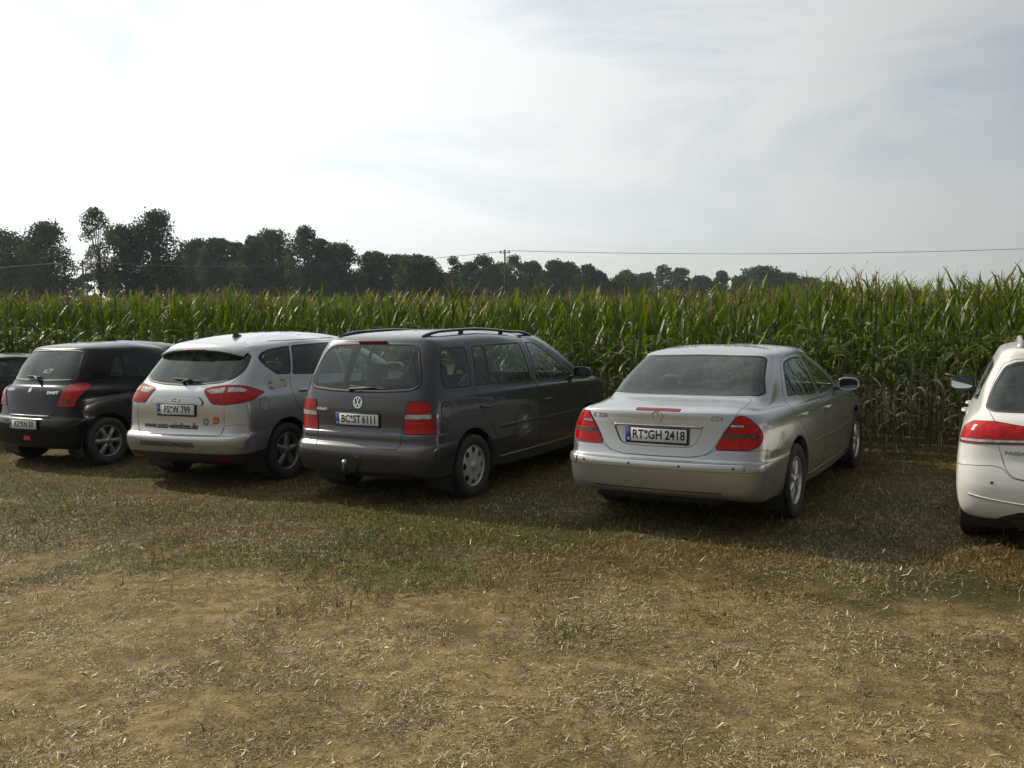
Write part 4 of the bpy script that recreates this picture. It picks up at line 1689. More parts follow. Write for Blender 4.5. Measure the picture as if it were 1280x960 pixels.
# ---------------------------------------------------------------- 3 silver compact people carrier
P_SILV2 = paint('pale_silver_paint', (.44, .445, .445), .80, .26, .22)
sp = car_base('mpv', name='silver_compact_van', label='silver rounded compact people carrier with lettered tailgate, left of the dark grey one',
              paint=P_SILV2, ra=.85, wb=2.648, R=.32, arch=.378, track=.785, W=.905, rim_r=.212, rim='spoke5', rim_mat=M['alloy_dark'],
              seats=(2.15, 1.30, .40),
              cuts=[
                  ('rear_window', 'rear', [(0, 1.475), (.36, 1.470), (.56, 1.445), (.632, 1.405), (.655, 1.27), (.628, 1.185), (.5, 1.135), (.25, 1.112), (0, 1.105)], .035, None),
                  ('windscreen', 'front', [(0, 1.47), (.52, 1.45), (.57, 1.42), (.73, 1.09), (.71, 1.04), (0, 1.04)], .02, None),
                  ('tail_light', 'wrap', [(.340, 1.060), (.41, 1.082), (.59, 1.106), (.75, 1.098), (.94, 1.058), (1.10, 1.008), (.95, .946), (.80, .918), (.630, .900), (.480, .906)], .03, None),
                  ('light_band', 'wrap', [(.385, 1.048), (.44, 1.064), (.592, 1.084), (.596, 1.028), (.46, 1.012)], .012, ['tail_light']),
                  ('light_band2', 'wrap', [(.636, 1.030), (.632, 1.084), (.75, 1.077), (.85, 1.050), (.83, 1.030)], .012, ['tail_light']),
                  ('tailgate', 'wrap', [(0, 1.494), (.56, 1.482), (.66, 1.425), (.70, 1.29), (.680, 1.19), (.650, 1.14), (.618, 1.108), (.618, .902), (.614, .68), (.58, .578), (0, .570)], .03, None),
                  ('handle_recess', 'rear', [(0, .985), (.31, .980), (.36, .925), (.35, .895), (0, .895)], .02, ['tailgate']),
                  ('rear_valance', 'wrap', [(0, .375), (.9, .372), (1.18, .40), (1.18, .2), (0, .2)], .01, None),
                  ('rear_bumper', 'wrap', [(0, .566), (.583, .573), (.620, .68), (.80, .69), (1.0, .64), (1.18, .61), (1.18, .405), (.9, .377), (0, .380)], .02, None),
                  ('headlight', 'front', [(.46, .74), (.56, .80), (.80, .92), (.84, .82), (.75, .72), (.50, .68)], .04, None),
                  ('grille', 'front', [(0, .66), (.42, .66), (.50, .45), (0, .44)], .02, None),
                  ('quarter_window', 'side', [(.635, 1.372), (.70, 1.425), (.84, 1.462), (1.19, 1.490), (1.045, 1.186), (.83, 1.192), (.70, 1.285)], .03, None),
                  ('rear_door', 'side', [(1.215, 1.518), (1.6, 1.535), (2.075, 1.53), (2.08, .36), (1.40, .36), (1.30, .55), (1.13, .70), (1.0, .88), (.985, 1.0), (1.025, 1.165)], .03, None),
                  ('front_door', 'side', [(2.085, 1.53), (2.40, 1.51), (2.80, 1.34), (3.14, 1.16), (3.32, 1.03), (3.34, .36), (2.09, .36)], .03, None),
                  ('rear_door_window', 'side', [(1.085, 1.178), (1.245, 1.492), (2.03, 1.502), (2.035, 1.130)], .03, ['rear_door']),
                  ('front_door_window', 'side', [(2.125, 1.125), (2.13, 1.502), (2.38, 1.482), (2.72, 1.325), (3.02, 1.16), (3.04, 1.090)], .03, ['front_door'])],
              mats={})
sp['mats'] = common_mats(P_SILV2)
sp['mats'].update({'grille': dict(mat=M['black_plastic']), 'rear_valance': dict(mat=M['black_plastic'], name='valance'), 'light_band2': dict(mat=M['lens_clear'], seam=0, lift=.006, parent='tail_light', name='lens'),
                   'handle_recess': dict(parent='tailgate', lift=.016, edge=.018, seam=.003, name='tailgate_handle'),
                   'quarter_window': dict(mat=M['glass_dark'], seam=.02), 'rear_door_window': dict(mat=M['glass_dark'], seam=.02, parent='rear_door', name='window')})
root, body, ob = build_car('mpv', sp)
gate, bmp = ob[('tailgate', 0)], ob[('rear_bumper', 0)]
for s in (1, -1):
    for n_, y, z in (('rear_door', 1.22, .985), ('front_door', 2.22, .970)):
        handle(body, ob[(n_, s)], y, z, s, P_SILV2)
    mirror(root, s, (s * 1.0, 2.98, 1.13), P_SILV2)
    side_strip(body, root, .95, 2.35, 1.556, .010, s, M['black_plastic'], 'roof_drip', .003)
add_plate(body, gate, 0, .842, 'FS|W|799', y_out=.006)
badge_ring(body, gate, -.01, .945, .026, 'oval').location.y -= .018
lettering(body, 'lettering', 'www.auto-wiesheu.de', .088, -.10, .662, M['ink'], gate, sx=.98, bold=.0018, lift=.007)
lettering(body, 'lettering', 'KUNDENERSATZFAHRZEUG', .070, -.10, .472, M['ink'], bmp, sx=.86, bold=.0018, lift=.009)
sticker(body, gate, 'rear', .455, .722, .18, .10)
sticker(body, root, 'side', .79, 1.075, .30, .11)
wiper(body, gate, -.16, 1.165, .30, 1.13, (.04, 1.118))
flap(body, root, .50, .885, .07, .08, P_SILV2)
# roof spoiler over the rear window
V, F = [], []
prof = []
xs = np.linspace(-.60, .60, 21)
for x in xs:
    a, n = body.hit('top', abs(x), .78 + .10 * abs(x))
    f = 1 - (abs(x) / .64) ** 4
    b, _ = body.hit('rear', x, 1.462 - .07 * (abs(x) / .6) ** 3)
    ye = b.y - .10 * f - .012
    V += [(x, a.y, a.z - .004), (x, (a.y + ye) / 2, a.z - .022 - .01 * abs(x)), (x, ye, b.z + .010 + .012 * f), (x, ye + .010, b.z - .006 + .008 * f), (x, b.y + .02, b.z)]
for i in range(len(xs) - 1):
    for k in range(4):
        F.append((i * 5 + k, i * 5 + k + 1, (i + 1) * 5 + k + 1, (i + 1) * 5 + k))
spo = link('roof_spoiler', mesh_from('roof_spoiler', V, F, P_SILV2), None, root)
bm = bmesh.new()
b, _ = body.hit('rear', 0, 1.462)
rbox(bm, (0, b.y - .105, b.z + .012), (.34, .016, .018), .004)
bm_to('third_brake_light', bm, M['lens_dark_red'], spo)
# shark-fin aerial
p, n = body.hit('top', 0, 1.02)
V = [(-.022, .0, 0), (.022, 0, 0), (.012, .14, 0), (-.012, .14, 0), (0, .035, .055), (0, .015, .06), (0, .12, .012)]
F = [(0, 1, 5), (1, 2, 6, 4, 5), (2, 3, 6), (3, 0, 5, 4, 6), (0, 3, 2, 1)]
o_ = link('roof_aerial', mesh_from('roof_aerial', V, F, M['black_plastic'], False), None, root)
o_.location = (0.10, p.y - .10, p.z - .010)
o_.rotation_euler = (.10, 0, 0)
for s in (1, -1):
    pts = []
    V, F = [], []
    for i in range(9):
        x = s * (.52 + .17 * i / 8)
        pts.append(x)
    for zz in (.300, .338):
        for x in pts:
            p, n = body.hit('rear', x, zz)
            V.append(p + n * .006)
    F = [(i, i + 1, 9 + i + 1, 9 + i) for i in range(8)]
    o_ = link('rear_reflector', mesh_from('rear_reflector', V, F, M['lens_dark_red']), None, ob[('rear_valance', 0)])

# ---------------------------------------------------------------- 4 black small hatchback
P_BLACK = paint('black_paint', (.004, .0045, .006), .0, .22, .015, .42)
HATCH_CUTS = [
    ('rear_window', 'rear', [(0, 1.452), (.42, 1.445), (.515, 1.425), (.575, 1.25), (.600, 1.12), (.565, 1.088), (0, 1.075)], .035, None),
    ('windscreen', 'front', [(0, 1.38), (.48, 1.36), (.53, 1.33), (.68, 1.02), (.66, .99), (0, .99)], .02, None),
    ('tail_light', 'wrap', [(.489, .770), (.540, .913), (.575, 1.025), (.66, 1.058), (.80, 1.036), (.872, .987), (.80, .925), (.755, .847), (.733, .768)], .03, None),
    ('light_band', 'wrap', [(.565, .800), (.575, .845), (.665, .845), (.665, .800)], .01, ['tail_light']),
    ('tailgate', 'wrap', [(0, 1.475), (.50, 1.465), (.575, 1.435), (.625, 1.27), (.655, 1.12), (.600, 1.06), (.570, 1.032), (.530, .915), (.478, .765), (.41, .655), (0, .651)], .02, None),
    ('rear_bumper', 'wrap', [(0, .646), (.41, .649), (.486, .764), (.74, .764), (.88, .70), (1.05, .62), (1.05, .2), (0, .2)], .012, None),
    ('headlight', 'front', [(.46, .68), (.56, .80), (.72, .88), (.78, .76), (.72, .66), (.50, .62)], .05, None),
    ('rear_door', 'side', [(.82, 1.385), (.95, 1.398), (1.63, 1.400), (1.63, .33), (1.03, .33), (.98, .52), (.86, .66), (.74, .90), (.69, 1.10)], .03, None),
    ('front_door', 'side', [(1.64, 1.400), (1.97, 1.385), (2.3, 1.22), (2.6, 1.03), (2.62, .90), (2.60, .33), (1.64, .33)], .03, None),
    ('rear_vent_window', 'side', [(.735, 1.115), (.845, 1.335), (.935, 1.368), (.925, 1.108)], .02, ['rear_door']),
    ('rear_door_window', 'side', [(.965, 1.105), (.975, 1.372), (1.595, 1.378), (1.595, 1.078)], .03, ['rear_door']),
    ('front_door_window', 'side', [(1.675, 1.074), (1.675, 1.378), (1.94, 1.365), (2.22, 1.225), (2.44, 1.09), (2.46, 1.040)], .03, ['front_door'])]
sp = car_base('hatch', name='black_hatchback', label='small black five-door hatchback, parked on the far left beside the silver compact carrier',
              paint=P_BLACK, ra=.58, wb=2.39, R=.30, arch=.352, track=.735, W=.838, rim_r=.200, rim='spoke6', rim_mat=M['alloy_dark'],
              seats=(1.72, .98, .32), cuts=HATCH_CUTS, mats={})
sp['mats'] = common_mats(P_BLACK, glass_side='glass_dark')
sp['mats']['light_band'] = dict(mat=M['lens_smoke'], seam=0, lift=.006, parent='tail_light', name='lens')
SP_HATCH = sp
root, body, ob = build_car('hatch', sp)
gate, bmp = ob[('tailgate', 0)], ob[('rear_bumper', 0)]
for s in (1, -1):
    for n_, y, z in (('rear_door', .86, .93), ('front_door', 1.76, .92)):
        handle(body, ob[(n_, s)], y, z, s, P_BLACK)
    mirror(root, s, (s * .93, 2.38, 1.08), P_BLACK, .95)
add_plate(body, bmp, 0, .545, 'KE|KN|30', y_out=.008)
badge_ring(body, gate, -.01, .965, .034, 'S')
lettering(body, 'lettering', 'SWIFT', .048, .40, .935, M['chrome'], gate, sx=1.35, bold=.001, depth=.001)
lettering(body, 'lettering', 'SUZUKI', .042, -.44, .965, M['chrome'], gate, sx=1.2, bold=.001, depth=.001)
lettering(body, 'window_lettering', 'KÜT', .075, .10, 1.19, M['paper'], ob[('rear_window', 0)], sx=1.1, shear=.3)
wiper(body, gate, -.26, 1.125, .06, 1.115, (.06, 1.062))
pts = [(x, body.hit('rear', abs(x), .652)[0].y - .006, .650) for x in np.linspace(-.38, .38, 9)]
tube('ledge_glint', pts, .009, M['chrome'], gate, 6)  # bright bar added for the sky reflection on the bumper ledge
V = [(.03 + a, body.hit('rear', .1, .37)[0].y - .012, .37 + b) for a, b in ((-.07, -.025), (.07, -.025), (.06, .03), (-.06, .03))] + \
    [(.03 + a, body.hit('rear', .1, .37)[0].y + .03, .37 + b) for a, b in ((-.07, -.025), (.07, -.025), (.06, .03), (-.06, .03))]
link('fog_lamp', mesh_from('fog_lamp', V, [(0, 1, 2, 3), (0, 4, 5, 1), (1, 5, 6, 2), (2, 6, 7, 3), (3, 7, 4, 0)], M['lens_red'], False), None, bmp)
bm = bmesh.new()
rbox(bm, (.25, 1.98, 1.18), (.16, .012, .15), .004)
bm_to('paper_card', bm, M['paper'], root)

# ---------------------------------------------------------------- 5 white estate
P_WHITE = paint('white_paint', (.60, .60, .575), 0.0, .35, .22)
sp = car_base('estate', name='white_estate', label='white estate car with silver roof rails, cut off by the right edge of the picture',
              paint=P_WHITE, ra=1.10, wb=2.712, R=.325, arch=.383, track=.785, W=.90, rim_r=.212, rim='twin5', rim_mat=M['alloy'],
              seats=(2.40, 1.55, .32),
              cuts=[
                  ('rear_window', 'rear', [(0, 1.400), (.50, 1.392), (.588, 1.360), (.655, 1.24), (.705, 1.085), (.66, 1.062), (.47, 1.066), (0, 1.070)], .03, None),
                  ('windscreen', 'front', [(0, 1.34), (.52, 1.32), (.57, 1.30), (.73, 1.02), (.71, .99), (0, .99)], .02, None),
                  ('tail_light', 'wrap', [(.30, .955), (.47, .975), (.645, .998), (.82, .990), (.92, .94), (.99, .834), (.62, .848), (.30, .862)], .025, None),
                  ('light_band', 'wrap', [(.33, .870), (.62, .858), (.93, .848), (.935, .868), (.62, .880), (.33, .890)], .004, ['tail_light']),
                  ('tailgate', 'wrap', [(0, 1.425), (.53, 1.415), (.630, 1.375), (.700, 1.25), (.755, 1.09), (.70, 1.05), (.648, 1.003), (.624, .845), (.600, .76), (.575, .68), (.53, .632), (.45, .614), (0, .608)], .03, None),
                  ('rear_bumper', 'wrap', [(0, .604), (.45, .610), (.535, .627), (.60, .69), (.66, .70), (1.18, .66), (1.18, .2), (0, .2)], .012, None),
                  ('valance', 'wrap', [(0, .395), (.48, .39), (.60, .335), (.66, .27), (.68, .2), (0, .2)], .02, ['rear_bumper']),
                  ('headlight', 'front', [(.46, .68), (.56, .76), (.80, .80), (.84, .72), (.75, .62), (.50, .60)], .05, None),
                  ('grille', 'front', [(0, .74), (.42, .74), (.42, .60), (0, .59)], .02, None),
                  ('quarter_window', 'side', [(.80, 1.100), (.735, 1.22), (.72, 1.32), (.80, 1.365), (1.24, 1.380), (1.20, 1.075)], .05, None),
                  ('rear_door', 'side', [(1.26, 1.405), (2.09, 1.405), (2.09, .35), (1.56, .35), (1.50, .56), (1.36, .72), (1.22, .9), (1.22, 1.06)], .03, None),
                  ('front_door', 'side', [(2.10, 1.405), (2.5, 1.385), (2.9, 1.21), (3.22, 1.03), (3.30, .95), (3.30, .35), (2.10, .35)], .03, None),
                  ('rear_door_window', 'side', [(1.28, 1.072), (1.31, 1.378), (2.05, 1.380), (2.05, 1.040)], .03, ['rear_door']),
                  ('front_door_window', 'side', [(2.14, 1.038), (2.14, 1.378), (2.48, 1.360), (2.82, 1.20), (3.05, 1.055), (3.05, 1.015)], .03, ['front_door'])],
              mats={})
sp['mats'] = common_mats(P_WHITE, glass_side='glass_dark', glass_rear='glass_dark')
sp['mats']['grille'] = dict(mat=M['black_plastic'])
sp['mats']['valance'] = dict(mat=M['black_plastic'], parent='rear_bumper', lift=-.004)
root, body, ob = build_car('estate', sp)
gate, bmp = ob[('tailgate', 0)], ob[('rear_bumper', 0)]
for s in (1, -1):
    for n_, y, z in (('rear_door', 1.42, .95), ('front_door', 2.30, .93)):
        handle(body, ob[(n_, s)], y, z, s, P_WHITE)
    mirror(root, s, (s * .975, 2.96, 1.055), P_WHITE, .90, M['black_plastic'])
add_plate(body, gate, 0, .76, 'M|KL|5270', y_out=.006) if False else None
lettering(body, 'lettering', 'PASSAT', .034, -.505, .79, M['alloy_dark'], gate, sx=1.3, bold=.001, depth=.001)
badge_ring(body, gate, 0, .92, .056, 'vw')
rail(root, body, (.49, .51), .66, 2.9, .032, M['alloy'], .020, 3)
pts, nn = [], []
for x in np.linspace(-.80, .80, 31):
    p, n = body.hit('rear', x, .440 + .05 * (abs(x) / .8) ** 3)
    pts.append(p)
    nn.append(n)
V, F = [], []
rib(V, F, pts, nn, .014, .007, close=False)
link('chrome_trim', mesh_from('chrome_trim', V, F, M['chrome']), None, bmp)
V, F = [], []
p, n = body.hit('rear', -.655, .585)
V, F = lathe_data([(0, .0), (.011, .0), (.0115, -.004)], 14)
link('parking_sensor', mesh_from('parking_sensor', [Vector((v[1], -v[0], v[2])) + p + n * .003 for v in V], F, M['interior_grey']), None, bmp)

# ---------------------------------------------------------------- 6 low black car at the left edge
LOW = [tuple(list(l[:1]) + [l[1] * .90] + list(l[2:5]) + [l[5] * .90, l[6] * .90, l[7] * .90] + list(l[8:-1]) + [l[-1] * .90]) for l in SEDAN]
SPEC['low'] = LOW
POSE['low'] = (-9.38, 13.1, .48)
sp = car_base('low', name='low_black_car', label='low black car at the left edge, mostly hidden behind the black hatchback',
              paint=paint('deep_black_paint', (.004, .004, .005), .0, .22, .02, .42), ra=1.12, wb=2.80, R=.305, arch=.35, track=.785, W=.90, rim_r=.200, rim='spoke5', rim_mat=M['alloy'],
              seats=(2.45, 1.62, .22),
              cuts=[
                  ('rear_window', 'rear', [(0, 1.245), (.50, 1.236), (.548, 1.225), (.605, 1.10), (.652, .998), (.630, .984), (.3, .986), (0, .987)], .02, None),
                  ('tail_light', 'wrap', [(.47, .68), (.50, .83), (.75, .82), (.86, .76), (.84, .69)], .03, None),
                  ('boot_lid', 'rear', [(0, .978), (.60, .974), (.632, .945), (.600, .86), (.49, .83), (.45, .65), (.0, .62)], .03, None),
                  ('rear_bumper', 'wrap', [(0, .612), (.44, .642), (.46, .67), (.88, .67), (1.50, .60), (1.50, .2), (0, .2)], .015, None),
                  ('rear_door', 'side', [(2.125, 1.255), (1.75, 1.252), (1.53, 1.217), (1.30, 1.10), (1.16, .945), (1.10, .855), (1.20, .756), (1.40, .65), (1.54, .52), (1.60, .32), (2.10, .31), (2.165, .88)], .03, None),
                  ('front_door', 'side', [(2.130, 1.255), (2.62, 1.224), (2.95, 1.10), (3.20, .945), (3.38, .837), (3.42, .77), (3.40, .32), (2.105, .31), (2.170, .88)], .03, None),
                  ('rear_door_window', 'side', [(1.265, .943), (1.35, 1.05), (1.56, 1.19), (1.78, 1.217), (2.08, 1.217), (2.115, .911)], .03, ['rear_door']),
                  ('front_door_window', 'side', [(2.20, 1.21), (2.60, 1.186), (2.86, 1.075), (3.08, .945), (3.10, .893), (2.225, .898)], .03, ['front_door'])],
              mats={})
sp['mats'] = common_mats(sp['paint'])
root, body, ob = build_car('low', sp)
for s in (1, -1):
    mirror(root, s, (s * .94, 3.0, .93), sp['paint'], .85)
    for n_, y, z in (('rear_door', 1.38, .80), ('front_door', 2.30, .78)):
        handle(body, ob[(n_, s)], y, z, s, sp['paint'])

# ================================================================ ground
ROW_SLOPE = -.51


def edge_y(x):
    """front edge of the maize"""
    return 11.35 + ROW_SLOPE * (x - 4.6)


def fbm(x, y, s, o=4, seed=0.0):
    return noise.fractal(Vector((x * s + seed, y * s - seed, seed * .7)), 1.0, 2.1, o)


def build_ground():
    xs = np.concatenate([[-3000, -900, -300, -120, -60, -32, -22], np.arange(-16, 13.01, .10), [18, 26, 40, 90, 250, 900, 3000]])
    ys = np.concatenate([[-3000, -600, -150, -40, -12, -4, 0], np.arange(1.5, 17.01, .10), [19, 22, 27, 35, 50, 90, 200, 600, 1500, 4500]])
    X, Y = np.meshgrid(xs, ys)
    Z = np.zeros_like(X)
    for i in range(X.shape[0]):
        for j in range(X.shape[1]):
            x, y = X[i, j], Y[i, j]
            if -17 < x < 14 and 0 < y < 18:
                Z[i, j] = .012 * fbm(x, y, 1.1, 5, 3.0) + .006 * fbm(x, y, 5.0, 3, 9.0) - .006
    V = np.stack([X.ravel(), Y.ravel(), Z.ravel()], 1)
    nx = X.shape[1]
    i = np.arange(X.size).reshape(X.shape)
    F = np.stack([i[:-1, :-1].ravel(), i[:-1, 1:].ravel(), i[1:, 1:].ravel(), i[1:, :-1].ravel()], 1)
    m, nt, b = new_mat('field_soil')
    N, L = nt.nodes.new, nt.links.new
    tc = N('ShaderNodeTexCoord')

    def nz(scale, det=6, rough=.6, dist=0):
        n = N('ShaderNodeTexNoise')
        n.inputs['Scale'].default_value = scale
        n.inputs['Detail'].default_value = det
        n.inputs['Roughness'].default_value = rough
        n.inputs['Distortion'].default_value = dist
        L(tc.outputs['Object'], n.inputs['Vector'])
        return n

    def mixc(fac, a, b_):
        x = N('ShaderNodeMix')
        x.data_type = 'RGBA'
        L(fac, x.inputs['Factor'])
        for k, c in ((6, a), (7, b_)):
            if isinstance(c, tuple):
                x.inputs[k].default_value = (*c, 1)
            else:
                L(c, x.inputs[k])
        return x.outputs[2]

    def ramp(src, a, b_):
        x = N('ShaderNodeMapRange')
        x.interpolation_type = 'SMOOTHSTEP'
        x.inputs['From Min'].default_value = a
        x.inputs['From Max'].default_value = b_
        L(src, x.inputs[0])
        return x.outputs[0]
    n1, n2, n3, n4 = nz(1.3), nz(9, 7, .65), nz(70, 4, .7), nz(.55, 4, .6, .4)
    soil = mixc(ramp(n2.outputs[0], .35, .68), (.145, .106, .045), (.305, .228, .105))
    soil = mixc(ramp(n3.outputs[0], .52, .75), soil, (.41, .32, .17))
    soil = mixc(ramp(n1.outputs[0], .50, .70), soil, (.105, .080, .036))
    turf = mixc(ramp(n2.outputs[0], .35, .65), (.056, .042, .016), (.112, .080, .030))  # brown turf, darkened further to put car shade into its colour
    turf = mixc(ramp(n4.outputs[0], .50, .62), turf, (.045, .044, .016))
    sp_ = N('ShaderNodeSeparateXYZ')
    L(tc.outputs['Object'], sp_.inputs[0])
    a1 = N('ShaderNodeMath')
    a1.operation = 'MULTIPLY_ADD'
    L(sp_.outputs['X'], a1.inputs[0])
    a1.inputs[1].default_value = .257
    L(sp_.outputs['Y'], a1.inputs[2])
    a2 = N('ShaderNodeMath')
    a2.operation = 'MULTIPLY_ADD'
    L(n1.outputs[0], a2.inputs[0])
    a2.inputs[1].default_value = 2.6
    L(a1.outputs[0], a2.inputs[2])
    col = mixc(ramp(a2.outputs[0], 6.7, 8.1), soil, turf)
    L(col, b.inputs['Base Color'])
    b.inputs['Roughness'].default_value = .95
    b.inputs['Specular IOR Level'].default_value = .15
    bp = N('ShaderNodeBump')
    bp.inputs['Strength'].default_value = .9
    bp.inputs['Distance'].default_value = .02
    ad = N('ShaderNodeMath')
    ad.operation = 'ADD'
    L(n2.outputs[0], ad.inputs[0])
    L(n3.outputs[0], ad.inputs[1])
    L(ad.outputs[0], bp.inputs['Height'])
    L(bp.outputs[0], b.inputs['Normal'])
    g = link('ground', fast_mesh('ground', V, F, m, smooth=True))
    tag(g, kind='structure')


build_ground()


def leaf_mat(name, c0, c1, c2, trans=.35, rough=.6, spec=.25, obj_var=False):
    """thin leaf: colour by the per-piece tone, some light passes through"""
    m, nt, b = new_mat(name)
    N, L = nt.nodes.new, nt.links.new
    at = N('ShaderNodeAttribute')
    at.attribute_name = 'tone'
    r = N('ShaderNodeValToRGB')
    r.color_ramp.elements[0].color = (*c0, 1)
    r.color_ramp.elements[1].color = (*c2, 1)
    e = r.color_ramp.elements.new(.5)
    e.color = (*c1, 1)
    src = at.outputs['Fac']
    if obj_var:
        oi = N('ShaderNodeObjectInfo')
        ad = N('ShaderNodeMath')
        ad.operation = 'MULTIPLY_ADD'
        L(oi.outputs['Random'], ad.inputs[0])
        ad.inputs[1].default_value = .30
        L(src, ad.inputs[2])
        sb = N('ShaderNodeMath')
        sb.operation = 'SUBTRACT'
        L(ad.outputs[0], sb.inputs[0])
        sb.inputs[1].default_value = .15
        src = sb.outputs[0]
    L(src, r.inputs[0])
    L(r.outputs[0], b.inputs['Base Color'])
    b.inputs['Roughness'].default_value = rough
    b.inputs['Specular IOR Level'].default_value = spec
    if trans:
        out = nt.nodes['Material Output']
        t = N('ShaderNodeBsdfTranslucent')
        hs = N('ShaderNodeHueSaturation')
        hs.inputs['Saturation'].default_value = 1.15
        hs.inputs['Value'].default_value = 1.3
        L(r.outputs[0], hs.inputs['Color'])
        L(hs.outputs[0], t.inputs[0])
        mx = N('ShaderNodeMixShader')
        mx.inputs[0].default_value = trans
        L(b.outputs[0], mx.inputs[1])
        L(t.outputs[0], mx.inputs[2])
        L(mx.outputs[0], out.inputs[0])
    return m


def in_view(x, y, margin=1.0):
    return abs(x) < .60 * y + margin


def blades(name, pos, length, width, pitch, tone, mat, bend=.35, yaw=None, z0=0.0):
    """many small bent strips, all numpy: pos (n,2)"""
    n = len(pos)
    zz = gz(pos)
    yaw = rng.uniform(0, 2 * np.pi, n) if yaw is None else yaw
    d = np.stack([np.cos(yaw), np.sin(yaw)], 1)
    s = np.stack([-d[:, 1], d[:, 0]], 1)
    V = np.zeros((n, 6, 3))
    roll = rng.uniform(-.6, .6, n)
    for k, (t, w) in enumerate(((0, .9), (.55, 1.0), (1, .25))):
        ph = pitch + bend * (rng.uniform(-1, 1, n)) * t
        r = length * t
        cx = pos + d * (r * np.cos(ph))[:, None]
        cz = r * np.sin(ph) + z0
        for j, sg in enumerate((-1, 1)):
            V[:, k * 2 + j, :2] = cx + s * (sg * width * w * .5 * np.cos(roll))[:, None]
            V[:, k * 2 + j, 2] = np.maximum(cz + sg * width * w * .5 * np.sin(roll), .0015) + zz
    base = (np.arange(n) * 6)[:, None]
    F = np.concatenate([base + np.array([0, 1, 3, 2]), base + np.array([2, 3, 5, 4])], 0)
    o = link(name, fast_mesh(name, V.reshape(-1, 3), F, mat, attr=np.repeat(tone, 6)))
    return o


def gz(pos):
    return np.array([.012 * fbm(x, y, 1.1, 5, 3.0) + .006 * fbm(x, y, 5.0, 3, 9.0) - .006 for x, y in pos])


def scatter(n, y0, y1, dens, xr=None):
    """random points in the viewed wedge, thinned by a density function, denser near the camera"""
    out = []
    while len(out) < n:
        u = rng.uniform(0, 1)
        y = y0 * (y1 / y0) ** u
        x = rng.uniform(-1, 1) * (.60 * y + 1.0)
        if y > edge_y(x) + .6:
            continue
        if rng.uniform() < dens(x, y):
            out.append((x, y))
    return np.array(out)


def turf_mask(x, y):
    """0 on the bare track, 1 on the grassy strip"""
    v = (y + .257 * x + 2.6 * (.5 + .5 * fbm(x, y, 1.3, 4, 1.0)) - 6.7) / 1.4
    return min(1.0, max(0.0, v))


straw = leaf_mat('straw', (.075, .052, .022), (.30, .23, .115), (.72, .62, .42), .12, .55, .35)
matted = leaf_mat('matted_straw', (.040, .030, .014), (.16, .125, .064), (.46, .38, .23), .1, .7, .2)
brown = leaf_mat('dry_grass', (.048, .030, .010), (.165, .105, .036), (.52, .40, .18), .25)
green = leaf_mat('green_grass', (.024, .040, .008), (.068, .098, .018), (.18, .20, .050), .3)


def dens_straw(x, y):
    c = fbm(x, y, 1.5, 4, 5.0)
    c2 = fbm(x, y * 1.6, 4.0, 3, 8.0)
    return min(1, max(.06, .40 + .95 * c + .6 * c2)) ** 1.2


def dens_brown(x, y):
    m_ = turf_mask(x, y)
    return (.012 + .95 * m_) * min(1, max(.05, .55 + .9 * fbm(x, y, 2.2, 4, 12.0)))


def dens_green(x, y):
    m_ = turf_mask(x, y)
    return m_ * min(1, max(.04, 3.2 * fbm(x * .7, y * 1.4, .8, 4, 21.0) + .25)) * (1 if y < edge_y(x) - 1 else .3)


n = 115000
P_ = scatter(n, 2.6, 9.5, dens_straw)
L_ = rng.gamma(4, .0052, n) + .006
o = blades('straw_litter', P_, L_, rng.uniform(.0018, .0046, n), np.abs(rng.normal(0, .36, n)), np.clip(rng.normal(.42, .34, n), 0, 1), straw)
tag(o, 'dry chopped straw and husk bits lying over the sandy ground', 'straw', kind='stuff')
n = 150000
P_ = scatter(n, 2.6, 9.0, lambda x, y: min(1, max(.06, .35 + 1.1 * fbm(x, y * 1.5, 1.1, 5, 31.0) + .5 * fbm(x, y, 5.0, 3, 8.0))) ** 1.3)
o = blades('matted_straw', P_, rng.gamma(4, .0055, n) + .005, rng.uniform(.0012, .0035, n), np.abs(rng.normal(0, .16, n)), np.clip(rng.normal(.40, .22, n), 0, 1), matted)
tag(o, 'fine grey trampled straw matted into the sand', 'straw', kind='stuff')
n = 1000
P_ = scatter(n, 2.6, 9.0, lambda x, y: .5 + .5 * dens_straw(x, y))
o = blades('husk_pieces', P_, rng.gamma(5, .007, n) + .01, rng.uniform(.005, .010, n), np.abs(rng.normal(.1, .35, n)), np.clip(rng.normal(.88, .12, n), 0, 1), straw, bend=.7)
tag(o, 'pale broad maize husk pieces scattered over the ground', 'husks', kind='stuff')
n = 70000
P_ = scatter(n, 3.6, 14.5, dens_brown)
o = blades('dry_grass', P_, rng.gamma(4, .009, n) + .012, rng.uniform(.0025, .0068, n), np.abs(rng.normal(0, .55, n)), np.clip(rng.normal(.40, .30, n), 0, 1), brown, bend=.6)
tag(o, 'short brown dried grass on the parking strip', 'dry grass', kind='stuff')
n = 52000
P_ = scatter(n, 4.0, 13.5, dens_green)
o = blades('green_grass', P_, rng.gamma(4, .008, n) + .010, rng.uniform(.0025, .006, n), np.abs(rng.normal(.2, .6, n)), np.clip(rng.normal(.45, .27, n), 0, 1), green, bend=.6)
tag(o, 'patches of short trampled green grass in the brown turf', 'grass', kind='stuff')

